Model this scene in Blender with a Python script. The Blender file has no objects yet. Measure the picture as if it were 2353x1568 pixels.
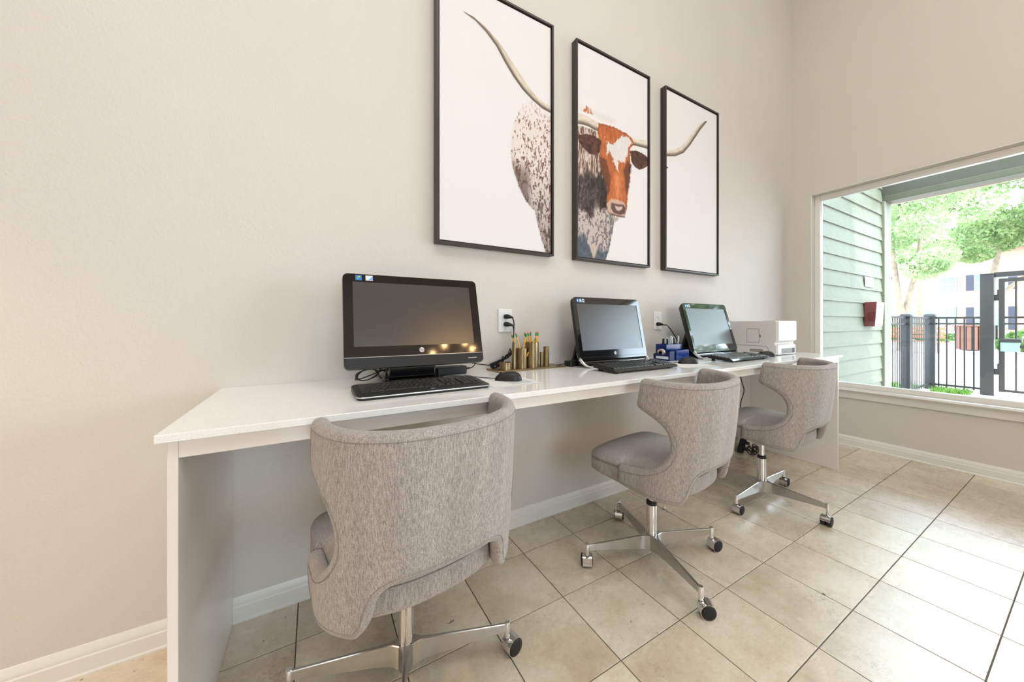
import bpy, bmesh, math, random
import numpy as np
from mathutils import Vector, Matrix, noise as mnoise
from mathutils.geometry import delaunay_2d_cdt

random.seed(7)
SC = bpy.context.scene
COL = SC.collection
PI = math.pi

# ------------------------------------------------------------------ camera
cam_d = bpy.data.cameras.new('camera')
cam_d.sensor_width = 36.0
cam_d.lens = 12.2253
cam_d.shift_x = -0.00498
cam_d.shift_y = -0.01771
cam_d.clip_start = 0.02
cam_d.clip_end = 300
cam = bpy.data.objects.new('camera', cam_d)
COL.objects.link(cam)
cam.location = (-0.5563, -1.6258, 1.0971)
cam.rotation_euler = (math.radians(90), 0, math.radians(-30.2844))
SC.camera = cam

# ------------------------------------------------------------------ world
world = bpy.data.worlds.new('sky')
SC.world = world
world.use_nodes = True
wn = world.node_tree
bg = wn.nodes['Background']
bg.inputs['Color'].default_value = (0.74, 0.87, 1.0, 1)
bg.inputs['Strength'].default_value = 11.0

# ------------------------------------------------------------------ sun
sun_d = bpy.data.lights.new('sun', 'SUN')
sun_d.energy = 7.0
sun_d.angle = math.radians(1.0)
sun_d.color = (1.0, 0.96, 0.88)
sun = bpy.data.objects.new('sun', sun_d)
COL.objects.link(sun)
sun.rotation_euler = Vector((0.35, 0.55, -1.0)).to_track_quat('-Z', 'Y').to_euler()

# ------------------------------------------------------------------ window portals and large fill lights
def area_light(name, loc, target, sx, sy, power, color, shape='RECTANGLE', spread=None):
    d = bpy.data.lights.new(name, 'AREA')
    d.shape = shape
    d.size = sx
    d.size_y = sy
    d.energy = power
    d.color = color
    if spread:
        d.spread = spread
    o = bpy.data.objects.new(name, d)
    COL.objects.link(o)
    o.location = loc
    o.rotation_euler = (Vector(target) - Vector(loc)).to_track_quat('-Z', 'Y').to_euler()
    return o

# daylight entering by the big window (portal only guides sampling of the sky)
pd = bpy.data.lights.new('window_portal', 'AREA')
pd.shape = 'RECTANGLE'; pd.size = 4.1; pd.size_y = 1.7
pd.cycles.is_portal = True
po = bpy.data.objects.new('window_portal', pd)
COL.objects.link(po)
po.location = (3.78, -2.28, 1.42)
po.rotation_euler = Vector((-1, 0, 0)).to_track_quat('-Z', 'Y').to_euler()

# sky fill through a window added in the unseen wall behind the camera
pd2 = bpy.data.lights.new('rear_fill_portal', 'AREA')
pd2.shape = 'RECTANGLE'; pd2.size = 1.7; pd2.size_y = 1.3
pd2.cycles.is_portal = True
po2 = bpy.data.objects.new('rear_fill_portal', pd2)
COL.objects.link(po2)
po2.location = (-0.3, -5.75, 1.75)
po2.rotation_euler = Vector((0, 1, 0)).to_track_quat('-Z', 'Y').to_euler()

# overhead fill lights added below the ceiling, without fixtures
for lx, ly in ((-1.6, -2.9), (1.4, -2.9)):
    area_light('ceiling_fill_light', (lx, ly, 5.30), (lx, ly + 0.35, 0), 2.2, 2.2, 62.0, (0.94, 0.98, 1.0))
# ------------------------------------------------------------------ exposure
SC.view_settings.view_transform = 'Standard'
SC.view_settings.look = 'None'
SC.view_settings.exposure = 0.18
SC.view_settings.gamma = 1.0
SC.view_settings.use_curve_mapping = False

cy = SC.cycles
cy.max_bounces = 7; cy.diffuse_bounces = 3; cy.glossy_bounces = 3; cy.transmission_bounces = 3; cy.transparent_max_bounces = 6
cy.adaptive_threshold = 0.06; cy.caustics_reflective = False; cy.caustics_refractive = False

# ================================================================== helpers
class MB:
    def __init__(self):
        self.v = []
        self.f = []
    def add(self, vs, fs, M=None):
        b = len(self.v)
        for p in vs:
            p = Vector(p)
            self.v.append(M @ p if M else p)
        for f in fs:
            self.f.append([b + i for i in f])
        return self
    def box(self, x0, x1, y0, y1, z0, z1, M=None):
        vs = [(x0,y0,z0),(x1,y0,z0),(x1,y1,z0),(x0,y1,z0),(x0,y0,z1),(x1,y0,z1),(x1,y1,z1),(x0,y1,z1)]
        return self.add(vs, [(3,2,1,0),(4,5,6,7),(0,1,5,4),(1,2,6,5),(2,3,7,6),(3,0,4,7)], M)
    def frustum(self, p0, p1, r0, r1=None, n=16, caps=True, M=None):
        r1 = r0 if r1 is None else r1
        p0 = Vector(p0); p1 = Vector(p1)
        d = (p1 - p0).normalized()
        a = d.orthogonal().normalized(); b = d.cross(a)
        vs = []
        for p, r in ((p0, r0), (p1, r1)):
            for i in range(n):
                t = 2*PI*i/n
                vs.append(p + (a*math.cos(t) + b*math.sin(t))*r)
        fs = [(i, (i+1) % n, n+(i+1) % n, n+i) for i in range(n)]
        if caps:
            fs += [tuple(reversed(range(n))), tuple(range(n, 2*n))]
        return self.add(vs, fs, M)
    def lathe(self, prof, c=(0,0,0), n=24, M=None):
        vs = []; fs = []
        for r, z in prof:
            for i in range(n):
                t = 2*PI*i/n
                vs.append((c[0]+r*math.cos(t), c[1]+r*math.sin(t), c[2]+z))
        for k in range(len(prof)-1):
            for i in range(n):
                j = (i+1) % n
                fs.append((k*n+i, k*n+j, (k+1)*n+j, (k+1)*n+i))
        if prof[0][0] > 1e-6: fs.append(tuple(reversed(range(n))))
        if prof[-1][0] > 1e-6: fs.append(tuple(range((len(prof)-1)*n, len(prof)*n)))
        return self.add(vs, fs, M)
    def tube(self, pts, r, n=8, M=None, closed=False):
        pts = [Vector(p) for p in pts]
        N = len(pts)
        up = None
        vs = []
        for i, p in enumerate(pts):
            d = (pts[min(i+1, N-1)] - pts[max(i-1, 0)])
            d = d.normalized() if d.length > 1e-9 else Vector((0,0,1))
            if up is None:
                up = d.orthogonal().normalized()
            up = (up - d*up.dot(d))
            up = up.normalized() if up.length > 1e-6 else d.orthogonal().normalized()
            b = d.cross(up)
            rr = r[i] if isinstance(r, (list, tuple)) else r
            for k in range(n):
                t = 2*PI*k/n
                vs.append(p + (up*math.cos(t) + b*math.sin(t))*rr)
        fs = []
        for i in range(N-1):
            for k in range(n):
                j = (k+1) % n
                fs.append((i*n+k, i*n+j, (i+1)*n+j, (i+1)*n+k))
        fs.append(tuple(reversed(range(n))))
        fs.append(tuple(range((N-1)*n, N*n)))
        return self.add(vs, fs, M)
    def prism(self, poly, w0, w1, ax='y', M=None):
        """poly in the two other axes, extruded along ax"""
        def P(a, b, w):
            return {'y': (a, w, b), 'x': (w, a, b), 'z': (a, b, w)}[ax]
        n = len(poly)
        vs = [P(a, b, w0) for a, b in poly] + [P(a, b, w1) for a, b in poly]
        fs = [tuple(range(n)), tuple(reversed(range(n, 2*n)))]
        fs += [(i, n+i, n+(i+1) % n, (i+1) % n) for i in range(n)]
        return self.add(vs, fs, M)

def spline(pts, per=8):
    pts = [Vector(p) for p in pts]
    out = []
    n = len(pts)
    for i in range(n-1):
        p0 = pts[max(i-1, 0)]; p1 = pts[i]; p2 = pts[i+1]; p3 = pts[min(i+2, n-1)]
        for k in range(per):
            t = k/per
            out.append(0.5*((2*p1) + (p2-p0)*t + (2*p0-5*p1+4*p2-p3)*t*t + (3*p1-p0-3*p2+p3)*t*t*t))
    out.append(pts[-1])
    return out

def rrect(x0, x1, z0, z1, r, n=5):
    out = []
    for cx, cz, a0 in ((x1-r, z1-r, 0), (x0+r, z1-r, 90), (x0+r, z0+r, 180), (x1-r, z0+r, 270)):
        for i in range(n+1):
            a = math.radians(a0 + 90*i/n)
            out.append((cx + r*math.cos(a), cz + r*math.sin(a)))
    return out

def mesh_of(name, mb, smooth=40):
    me = bpy.data.meshes.new(name)
    me.from_pydata([tuple(v) for v in mb.v], [], mb.f)
    bm = bmesh.new(); bm.from_mesh(me)
    bmesh.ops.recalc_face_normals(bm, faces=bm.faces)
    bm.to_mesh(me); bm.free()
    if smooth:
        me.polygons.foreach_set('use_smooth', [True]*len(me.polygons))
        me.set_sharp_from_angle(angle=math.radians(smooth))
    me.update()
    return me

def link(name, me, mat=None, parent=None, bevel=0.0, seg=2):
    o = bpy.data.objects.new(name, me)
    COL.objects.link(o)
    if mat is not None and me is not None and len(me.materials) == 0:
        me.materials.append(MAT[mat] if isinstance(mat, str) else mat)
    if parent is not None:
        o.parent = parent
    if bevel:
        b = o.modifiers.new('bevel', 'BEVEL')
        b.width = bevel; b.segments = seg; b.limit_method = 'ANGLE'; b.angle_limit = math.radians(40)
    return o

def obj(name, mb, mat=None, parent=None, bevel=0.0, smooth=40, seg=2):
    return link(name, mesh_of(name, mb, smooth), mat, parent, bevel, seg)

def tag(o, label, cat, group=None):
    o['label'] = label
    o['category'] = cat
    if group: o['group'] = group
    return o

def thing(name, label, cat, loc=(0,0,0), rotz=0.0, group=None):
    o = bpy.data.objects.new(name, None)
    o.empty_display_size = 0.05
    COL.objects.link(o)
    o.location = loc
    o.rotation_euler = (0, 0, rotz)
    return tag(o, label, cat, group)

def structure(o):
    o['kind'] = 'structure'
    return o

def text_mesh(s, size, M, italic=0.0, extrude=0.0):
    cu = bpy.data.curves.new('lettering', 'FONT')
    cu.body = s; cu.size = size; cu.align_x = 'CENTER'; cu.align_y = 'CENTER'
    cu.extrude = extrude
    cu.resolution_u = 3
    cu.shear = italic
    t = bpy.data.objects.new('lettering', cu)
    COL.objects.link(t)
    bpy.context.view_layer.update()
    me = bpy.data.meshes.new_from_object(t.evaluated_get(bpy.context.evaluated_depsgraph_get()))
    bpy.data.objects.remove(t)
    me.transform(M)
    return me

# plane in the wall (x right, z up, facing -y)
def face_minus_y(x, y, z):
    return Matrix.Translation((x, y, z)) @ Matrix.Rotation(PI/2, 4, 'X')

# ================================================================== materials
MAT = {}
def nodes(name):
    m = bpy.data.materials.new(name)
    m.use_nodes = True
    nt = m.node_tree
    MAT[name] = m
    return m, nt, nt.nodes, nt.links, nt.nodes['Principled BSDF']

def noise_tex(nt, scale, detail=4, rough=0.55, coord='Object', stretch=None):
    tc = nt.nodes.new('ShaderNodeTexCoord') if coord != 'World' else nt.nodes.new('ShaderNodeNewGeometry')
    out = tc.outputs[coord] if coord != 'World' else tc.outputs['Position']
    if stretch:
        mp = nt.nodes.new('ShaderNodeMapping')
        mp.inputs['Scale'].default_value = stretch
        nt.links.new(out, mp.inputs['Vector']); out = mp.outputs['Vector']
    n = nt.nodes.new('ShaderNodeTexNoise')
    n.inputs['Scale'].default_value = scale
    n.inputs['Detail'].default_value = detail
    n.inputs['Roughness'].default_value = rough
    nt.links.new(out, n.inputs['Vector'])
    return n

def ramp(nt, fac, stops):
    r = nt.nodes.new('ShaderNodeValToRGB')
    e = r.color_ramp.elements
    while len(e) < len(stops): e.new(0.5)
    for i, (p, c) in enumerate(stops):
        e[i].position = p; e[i].color = (*c, 1) if len(c) == 3 else c
    nt.links.new(fac, r.inputs['Fac'])
    return r.outputs['Color']

def mixc(nt, fac, a, b, mode='MIX'):
    m = nt.nodes.new('ShaderNodeMix')
    m.data_type = 'RGBA'; m.blend_type = mode
    for sock, val in ((m.inputs['Factor'], fac), (m.inputs[6], a), (m.inputs[7], b)):
        if hasattr(val, 'links') or hasattr(val, 'node'):
            nt.links.new(val, sock)
        elif isinstance(val, (int, float)):
            sock.default_value = val
        else:
            sock.default_value = (*val, 1)
    return m.outputs[2]

def bump(nt, bsdf, height, strength, dist):
    b = nt.nodes.new('ShaderNodeBump')
    b.inputs['Strength'].default_value = strength
    b.inputs['Distance'].default_value = dist
    nt.links.new(height, b.inputs['Height'])
    nt.links.new(b.outputs['Normal'], bsdf.inputs['Normal'])

def simple(name, col, rough=0.5, metal=0.0, spec=0.5, var=0.0, vscale=8.0, bmp=None, coord='Object', coat=0.0, ior=None):
    m, nt, N, L, B = nodes(name)
    B.inputs['Base Color'].default_value = (*col, 1)
    B.inputs['Roughness'].default_value = rough
    B.inputs['Metallic'].default_value = metal
    B.inputs['Specular IOR Level'].default_value = spec
    if ior: B.inputs['IOR'].default_value = ior
    if coat:
        B.inputs['Coat Weight'].default_value = coat
        B.inputs['Coat Roughness'].default_value = 0.05
    if var:
        n = noise_tex(nt, vscale, coord=coord)
        lo = tuple(c*(1-var) for c in col); hi = tuple(min(1, c*(1+var)) for c in col)
        L.new(ramp(nt, n.outputs['Fac'], [(0.3, lo), (0.7, hi)]), B.inputs['Base Color'])
    if bmp:
        n = noise_tex(nt, bmp[0], 3, coord=coord)
        bump(nt, B, n.outputs['Fac'], bmp[1], bmp[2])
    return m

def srgb(r, g, b):
    f = lambda c: (c/255/12.92) if c/255 <= 0.04045 else ((c/255+0.055)/1.055)**2.4
    return (f(r), f(g), f(b))

def wall_paint(name, col):
    m, nt, N, L, B = nodes(name)
    big = noise_tex(nt, 0.8, 2, coord='World')
    L.new(ramp(nt, big.outputs['Fac'], [(0.3, tuple(c*0.985 for c in col)), (0.7, col)]), B.inputs['Base Color'])
    B.inputs['Roughness'].default_value = 0.55
    B.inputs['Specular IOR Level'].default_value = 0.35
    n1 = noise_tex(nt, 130, 3, 0.6, 'World')
    n2 = noise_tex(nt, 55, 2, 0.5, 'World')
    ad = N.new('ShaderNodeMath'); ad.operation = 'ADD'
    L.new(n1.outputs['Fac'], ad.inputs[0]); L.new(n2.outputs['Fac'], ad.inputs[1])
    bump(nt, B, ad.outputs[0], 0.32, 0.004)

WALLC = srgb(221, 215, 206)
wall_paint('wall_paint', WALLC)
wall_paint('wall_paint_window', srgb(220, 213, 202))
simple('room_rear_paint', srgb(190, 180, 168), 0.7, coord='World', var=0.03)
simple('ceiling_paint', srgb(236, 230, 220), 0.8, coord='World', var=0.02)
simple('trim_white', srgb(238, 234, 226), 0.32, coord='World', var=0.015, vscale=3)
simple('laminate_white', srgb(240, 233, 226), 0.30, coord='World', var=0.012, vscale=4)

# travertine floor tile
def travertine():
    m, nt, N, L, B = nodes('travertine')
    oi = N.new('ShaderNodeObjectInfo')
    g = N.new('ShaderNodeNewGeometry')
    wn_ = N.new('ShaderNodeTexWhiteNoise'); wn_.noise_dimensions = '1D'
    L.new(oi.outputs['Random'], wn_.inputs['W'])
    vm = N.new('ShaderNodeVectorMath'); vm.operation = 'MULTIPLY_ADD'
    L.new(wn_.outputs['Color'], vm.inputs[0]); vm.inputs[1].default_value = (7, 7, 7)
    L.new(g.outputs['Position'], vm.inputs[2])
    def nz(scale, detail, rough, stretch=None):
        n = N.new('ShaderNodeTexNoise')
        n.inputs['Scale'].default_value = scale; n.inputs['Detail'].default_value = detail
        n.inputs['Roughness'].default_value = rough
        src = vm.outputs[0]
        if stretch:
            mp = N.new('ShaderNodeMapping'); mp.inputs['Scale'].default_value = stretch
            L.new(src, mp.inputs['Vector']); src = mp.outputs['Vector']
        L.new(src, n.inputs['Vector'])
        return n.outputs['Fac']
    base = ramp(nt, nz(5.0, 5, 0.68), [(0.28, srgb(202, 181, 154)), (0.46, srgb(219, 202, 178)), (0.62, srgb(230, 217, 196)), (0.8, srgb(210, 191, 165))])
    fine = ramp(nt, nz(60, 3, 0.7, (1, 2.2, 1)), [(0.3, (0.82, 0.80, 0.77)), (0.62, (1, 1, 1))])
    c = mixc(nt, 0.7, base, fine, 'MULTIPLY')
    tone = N.new('ShaderNodeMapRange')
    tone.inputs['To Min'].default_value = 0.90; tone.inputs['To Max'].default_value = 1.06
    L.new(oi.outputs['Random'], tone.inputs['Value'])
    tc = N.new('ShaderNodeCombineColor')
    for s in ('Red', 'Green', 'Blue'): L.new(tone.outputs['Result'], tc.inputs[s])
    c = mixc(nt, 1.0, c, tc.outputs[0], 'MULTIPLY')
    # veins
    v = N.new('ShaderNodeMath'); v.operation = 'SUBTRACT'; L.new(nz(9, 4, 0.72), v.inputs[0]); v.inputs[1].default_value = 0.5
    va = N.new('ShaderNodeMath'); va.operation = 'ABSOLUTE'; L.new(v.outputs[0], va.inputs[0])
    vein = ramp(nt, va.outputs[0], [(0.0, (1, 1, 1)), (0.012, (0, 0, 0))])
    vmask = ramp(nt, nz(4.5, 2, 0.5), [(0.52, (0, 0, 0)), (0.66, (1, 1, 1))])
    vf = mixc(nt, 1.0, vein, vmask, 'MULTIPLY')
    vf2 = mixc(nt, 1.0, vf, (0.6, 0.6, 0.6), 'MULTIPLY')
    c = mixc(nt, vf2, c, srgb(128, 108, 84))
    # pits
    pits = ramp(nt, nz(38, 3, 0.6), [(0.70, (0, 0, 0)), (0.725, (1, 1, 1))])
    pmask = ramp(nt, nz(3.0, 2, 0.5), [(0.5, (0, 0, 0)), (0.6, (1, 1, 1))])
    pf = mixc(nt, 1.0, pits, pmask, 'MULTIPLY')
    c = mixc(nt, pf, c, srgb(92, 76, 60))
    L.new(c, B.inputs['Base Color'])
    B.inputs['Roughness'].default_value = 0.2
    rr = ramp(nt, nz(14, 4, 0.6), [(0.3, (0.22,)*3), (0.75, (0.36,)*3)])
    L.new(rr, B.inputs['Roughness'])
    B.inputs['Specular IOR Level'].default_value = 0.9
    B.inputs['Coat Weight'].default_value = 0.5
    B.inputs['Coat Roughness'].default_value = 0.28
    B.inputs['Coat IOR'].default_value = 1.5
    bump(nt, B, nz(22, 3, 0.5), 0.05, 0.002)
travertine()
simple('grout', srgb(104, 94, 84), 0.85, coord='World', var=0.12, vscale=40)

# heathered tweed upholstery
def tweed():
    m, nt, N, L, B = nodes('grey_tweed')
    streak = noise_tex(nt, 560, 2, 0.6, 'Object', (1, 1, 0.09))
    fleck = noise_tex(nt, 800, 2, 0.7, 'Object', (1, 1, 0.55))
    big = noise_tex(nt, 26, 2, 0.5, 'Object', (1, 1, 0.10))
    c1 = ramp(nt, fleck.outputs['Fac'], [(0.33, srgb(112, 104, 99)), (0.5, srgb(170, 161, 155)), (0.66, srgb(214, 207, 201))])
    c2 = ramp(nt, streak.outputs['Fac'], [(0.36, srgb(122, 114, 108)), (0.64, srgb(206, 198, 192))])
    c = mixc(nt, 0.48, c1, c2)
    c3 = ramp(nt, big.outputs['Fac'], [(0.3, (0.90, 0.89, 0.88)), (0.7, (1.04, 1.03, 1.02))])
    c = mixc(nt, 1.0, c, c3, 'MULTIPLY')
    L.new(c, B.inputs['Base Color'])
    B.inputs['Roughness'].default_value = 0.95
    B.inputs['Specular IOR Level'].default_value = 0.15
    B.inputs['Sheen Weight'].default_value = 0.25
    B.inputs['Sheen Roughness'].default_value = 0.5
    bump(nt, B, fleck.outputs['Fac'], 0.5, 0.0015)
tweed()
simple('seam_thread', srgb(150, 141, 134), 0.95, spec=0.1, var=0.1, vscale=300)
simple('chrome', (0.80, 0.80, 0.81), 0.10, 1.0, var=0.02)
simple('brushed_steel', (0.56, 0.55, 0.54), 0.26, 1.0, var=0.05, vscale=30)
simple('black_plastic', srgb(26, 25, 25), 0.45, var=0.1, vscale=60)
simple('black_rubber', srgb(22, 22, 23), 0.6, var=0.1, vscale=60)
simple('piano_black', (0.008, 0.008, 0.009), 0.06, spec=0.6, coat=0.6, var=0.05)
simple('dark_bezel', srgb(38, 33, 32), 0.07, spec=0.5, var=0.03)
simple('matte_black', srgb(18, 18, 19), 0.5, var=0.1, vscale=40)
simple('keycap_black', srgb(34, 33, 34), 0.38, var=0.1, vscale=60)
simple('keycap_worn', srgb(62, 62, 60), 0.3, var=0.1, vscale=60)
simple('silver_plastic', srgb(196, 197, 200), 0.28, 0.6, var=0.03)
simple('white_metal', srgb(225, 226, 226), 0.3, 0.2, var=0.02)
simple('lcd_panel', (0.022, 0.019, 0.018), 0.27, ior=2.0, var=0.02)
simple('white_plastic', srgb(240, 240, 238), 0.35, var=0.01)
simple('printer_shell', srgb(226, 222, 217), 0.4, var=0.01)
simple('printer_grey', srgb(150, 148, 146), 0.5, var=0.02)
simple('printer_groove', srgb(118, 113, 108), 0.6, var=0.02)
simple('sticker_blue', srgb(40, 128, 200), 0.4, var=0.04)
simple('sticker_white', srgb(226, 232, 238), 0.4, var=0.02)
simple('sticker_yellow', srgb(240, 200, 60), 0.4, var=0.02)
simple('sticker_sky', srgb(120, 180, 225), 0.4, var=0.02)
simple('sticker_green', srgb(110, 190, 60), 0.4, var=0.02)
simple('logo_silver', srgb(225, 222, 220), 0.3, 0.1, var=0.02)
simple('pencil_yellow', srgb(240, 178, 34), 0.4, var=0.04, vscale=60)
simple('ferrule_green', srgb(60, 140, 60), 0.35, 0.3, var=0.08, vscale=200)
simple('eraser_pink', srgb(226, 150, 140), 0.8, var=0.05)
simple('blue_acrylic', srgb(14, 48, 122), 0.16, spec=0.5, var=0.08, vscale=12)
simple('navy_acrylic', srgb(22, 36, 84), 0.3, var=0.08, vscale=12)
simple('tape_clear', srgb(205, 185, 165), 0.3, var=0.04)
simple('pen_white', srgb(225, 225, 225), 0.3, var=0.03)
simple('pen_teal', srgb(70, 130, 150), 0.3, var=0.03)
simple('frame_espresso', srgb(58, 50, 46), 0.42, var=0.06, vscale=30)
simple('frame_gap', srgb(16, 14, 14), 0.7, var=0.05)
simple('canvas_white', srgb(236, 232, 231), 0.75, var=0.008, vscale=4)
simple('paper_ink', srgb(120, 130, 135), 0.8, var=0.05)
simple('paper_dark', srgb(70, 66, 64), 0.7, var=0.05)
simple('clear_plastic', srgb(215, 212, 205), 0.15, var=0.03)
# brushed brass
def brass():
    m, nt, N, L, B = nodes('antique_brass')
    n = noise_tex(nt, 160, 3, 0.6, 'Object', (1, 1, 0.06))
    L.new(ramp(nt, n.outputs['Fac'], [(0.3, srgb(122, 103, 70)), (0.7, srgb(180, 158, 118))]), B.inputs['Base Color'])
    B.inputs['Metallic'].default_value = 0.9
    B.inputs['Roughness'].default_value = 0.33
brass()
simple('brass_tray', srgb(150, 128, 92), 0.35, 0.85, var=0.06, vscale=14)
def paper():
    m, nt, N, L, B = nodes('paper')
    n = noise_tex(nt, 200, 2)
    L.new(ramp(nt, n.outputs['Fac'], [(0.3, srgb(232, 230, 226)), (0.7, srgb(242, 240, 236))]), B.inputs['Base Color'])
    B.inputs['Roughness'].default_value = 0.7
paper()
# quartz worktop
def quartz():
    m, nt, N, L, B = nodes('white_quartz')
    n = noise_tex(nt, 260, 2, coord='World')
    L.new(ramp(nt, n.outputs['Fac'], [(0.28, srgb(236, 232, 228)), (0.5, srgb(246, 244, 241)), (0.8, srgb(250, 248, 246))]), B.inputs['Base Color'])
    B.inputs['Roughness'].default_value = 0.11
    B.inputs['Specular IOR Level'].default_value = 0.55
quartz()
# window pane: thin clear sheet
def pane_glass():
    m = bpy.data.materials.new('pane_glass'); m.use_nodes = True; MAT['pane_glass'] = m
    nt = m.node_tree; N = nt.nodes; L = nt.links
    for n in list(N): N.remove(n)
    o = N.new('ShaderNodeOutputMaterial'); t = N.new('ShaderNodeBsdfTransparent'); g = N.new('ShaderNodeBsdfGlossy')
    t.inputs['Color'].default_value = (0.93, 0.97, 0.95, 1)
    g.inputs['Roughness'].default_value = 0.02
    nz = noise_tex(nt, 3.0, 2)
    L.new(ramp(nt, nz.outputs['Fac'], [(0.3, (0.955, 0.975, 0.975)), (0.7, (0.97, 0.985, 0.985))]), t.inputs['Color'])
    fr = N.new('ShaderNodeFresnel'); fr.inputs['IOR'].default_value = 1.45
    mx = N.new('ShaderNodeMixShader')
    L.new(fr.outputs[0], mx.inputs[0]); L.new(t.outputs[0], mx.inputs[1]); L.new(g.outputs[0], mx.inputs[2])
    L.new(mx.outputs[0], o.inputs['Surface'])
pane_glass()
# outdoors
def siding():
    m, nt, N, L, B = nodes('siding_sage')
    n = noise_tex(nt, 14, 6, 0.6, 'World', (0.35, 1, 3.0))
    w = N.new('ShaderNodeTexWave'); w.inputs['Scale'].default_value = 3.0; w.inputs['Distortion'].default_value = 9.0
    w.inputs['Detail'].default_value = 3; w.inputs['Detail Scale'].default_value = 1.2
    g = N.new('ShaderNodeNewGeometry'); mp = N.new('ShaderNodeMapping'); mp.inputs['Scale'].default_value = (0.5, 1, 5)
    L.new(g.outputs['Position'], mp.inputs['Vector']); L.new(mp.outputs['Vector'], w.inputs['Vector'])
    L.new(ramp(nt, n.outputs['Fac'], [(0.3, srgb(84, 89, 73)), (0.7, srgb(95, 99, 82))]), B.inputs['Base Color'])
    B.inputs['Roughness'].default_value = 0.6
    bump(nt, B, w.outputs['Fac'], 0.25, 0.004)
siding()
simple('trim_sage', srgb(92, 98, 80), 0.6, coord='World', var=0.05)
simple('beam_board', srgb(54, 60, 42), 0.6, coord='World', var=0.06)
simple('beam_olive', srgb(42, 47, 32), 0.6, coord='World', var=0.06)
simple('fascia_cream', srgb(150, 138, 126), 0.6, coord='World', var=0.04)
simple('iron_black', srgb(20, 21, 22), 0.4, spec=0.5, var=0.1, vscale=20)
simple('paving', srgb(196, 184, 180), 0.85, coord='World', var=0.06, vscale=1.5)
simple('box_red', srgb(96, 30, 30), 0.45, var=0.05)
simple('sign_grey', srgb(150, 156, 142), 0.5, var=0.04, vscale=20)
simple('sign_ink', srgb(40, 46, 44), 0.6, var=0.04)
simple('red_ink', srgb(190, 60, 60), 0.6, var=0.04)
simple('stucco_cream', srgb(150, 140, 112), 0.85, coord='World', var=0.03)
simple('lap_cream', srgb(146, 143, 124), 0.8, coord='World', var=0.03)
simple('brick_pink', srgb(148, 118, 100), 0.85, coord='World', var=0.05, vscale=2)
simple('shutter_navy', srgb(34, 40, 56), 0.5, var=0.06)
simple('house_glass', srgb(90, 116, 106), 0.15, var=0.15, vscale=1)
simple('roof_shingle', srgb(120, 108, 98), 0.9, coord='World', var=0.15, vscale=3)
simple('bark', srgb(120, 108, 92), 0.9, var=0.2, vscale=9, bmp=(14, 0.6, 0.03))
simple('wood_brown', srgb(96, 60, 46), 0.7, var=0.12, vscale=10)
simple('slide_orange', srgb(150, 76, 40), 0.4, var=0.04)
simple('lock_teal', srgb(110, 140, 130), 0.4, 0.3, var=0.05)
def leaf(name, a, b):
    m, nt, N, L, B = nodes(name)
    n = noise_tex(nt, 1.7, 3, coord='World')
    c = ramp(nt, n.outputs['Fac'], [(0.32, a), (0.68, b)])
    L.new(c, B.inputs['Base Color'])
    B.inputs['Roughness'].default_value = 0.55
    tr = N.new('ShaderNodeBsdfTranslucent'); L.new(c, tr.inputs['Color'])
    mx = N.new('ShaderNodeMixShader'); mx.inputs[0].default_value = 0.45
    L.new(B.outputs[0], mx.inputs[1]); L.new(tr.outputs[0], mx.inputs[2])
    L.new(mx.outputs[0], N['Material Output'].inputs['Surface'])
leaf('leaf_green', srgb(76, 108, 54), srgb(140, 160, 104))
leaf('leaf_fresh', srgb(96, 126, 74), srgb(164, 180, 134))
leaf('shrub_green', srgb(60, 100, 40), srgb(112, 146, 74))
leaf('grass_green', srgb(64, 108, 34), srgb(112, 150, 62))

def glow(name, col, strength):
    m, nt, N, L, B = nodes(name)
    B.inputs['Base Color'].default_value = (*col, 1)
    B.inputs['Emission Color'].default_value = (*col, 1)
    B.inputs['Emission Strength'].default_value = strength
glow('bulb_warm', (1.0, 0.60, 0.26), 170.0)
glow('bulb_pendant', (1.0, 0.72, 0.42), 1700.0)
simple('lamp_linen', srgb(214, 196, 168), 0.8, var=0.03)
# ================================================================== the room
XL, XR, YB, YF, H = -3.6, 3.575, 0.0, -5.5, 5.4
WY0, WY1, WZ0, WZ1 = -4.40, -0.156, 0.512, 2.330      # window opening
T = 0.3048
ROW0 = -0.2106                                          # first grout line in front of the wall

floor = structure(obj('floor', MB().box(XL-.2, XR+.16, YF-.2, YB+.2, -0.12, -0.0030), 'grout'))
def tile_mesh(w, d, cache={}):
    k = (round(w, 4), round(d, 4))
    if k not in cache:
        g = 0.0018; c = 0.0006
        mb = MB()
        x0, x1, y0, y1 = g, w-g, g, d-g
        vs = [(x0,y0,-.008),(x1,y0,-.008),(x1,y1,-.008),(x0,y1,-.008),
              (x0,y0,-c),(x1,y0,-c),(x1,y1,-c),(x0,y1,-c),
              (x0+c,y0+c,0),(x1-c,y0+c,0),(x1-c,y1-c,0),(x0+c,y1-c,0)]
        fs = [(0,1,5,4),(1,2,6,5),(2,3,7,6),(3,0,4,7),(4,5,9,8),(5,6,10,9),(6,7,11,10),(7,4,8,11),(8,9,10,11)]
        mb.add(vs, fs)
        cache[k] = mesh_of('tile', mb, 0)
    return cache[k]
rows = [(ROW0, YB)] + [(ROW0-T*(k+1), ROW0-T*k) for k in range(18)]
far = MB()
for ri, (ya, yb) in enumerate(rows):
    ya = max(ya, YF)
    if yb - ya < 0.02: continue
    for n in range(-12, 13):
        xa, xb = max(n*T, XL), min((n+1)*T, XR)
        if xb - xa < 0.02: continue
        if ri <= 6 and n >= -6:
            o = link('tile', tile_mesh(xb-xa, yb-ya), 'travertine', floor)
            o.location = (xa, ya, 0)
        else:
            g = 0.0021
            far.box(xa+g, xb-g, ya+g, yb-g, -.008, 0)
fo = obj('far_tiles', far, 'travertine', floor, smooth=0)
fo['kind'] = 'stuff'

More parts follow.
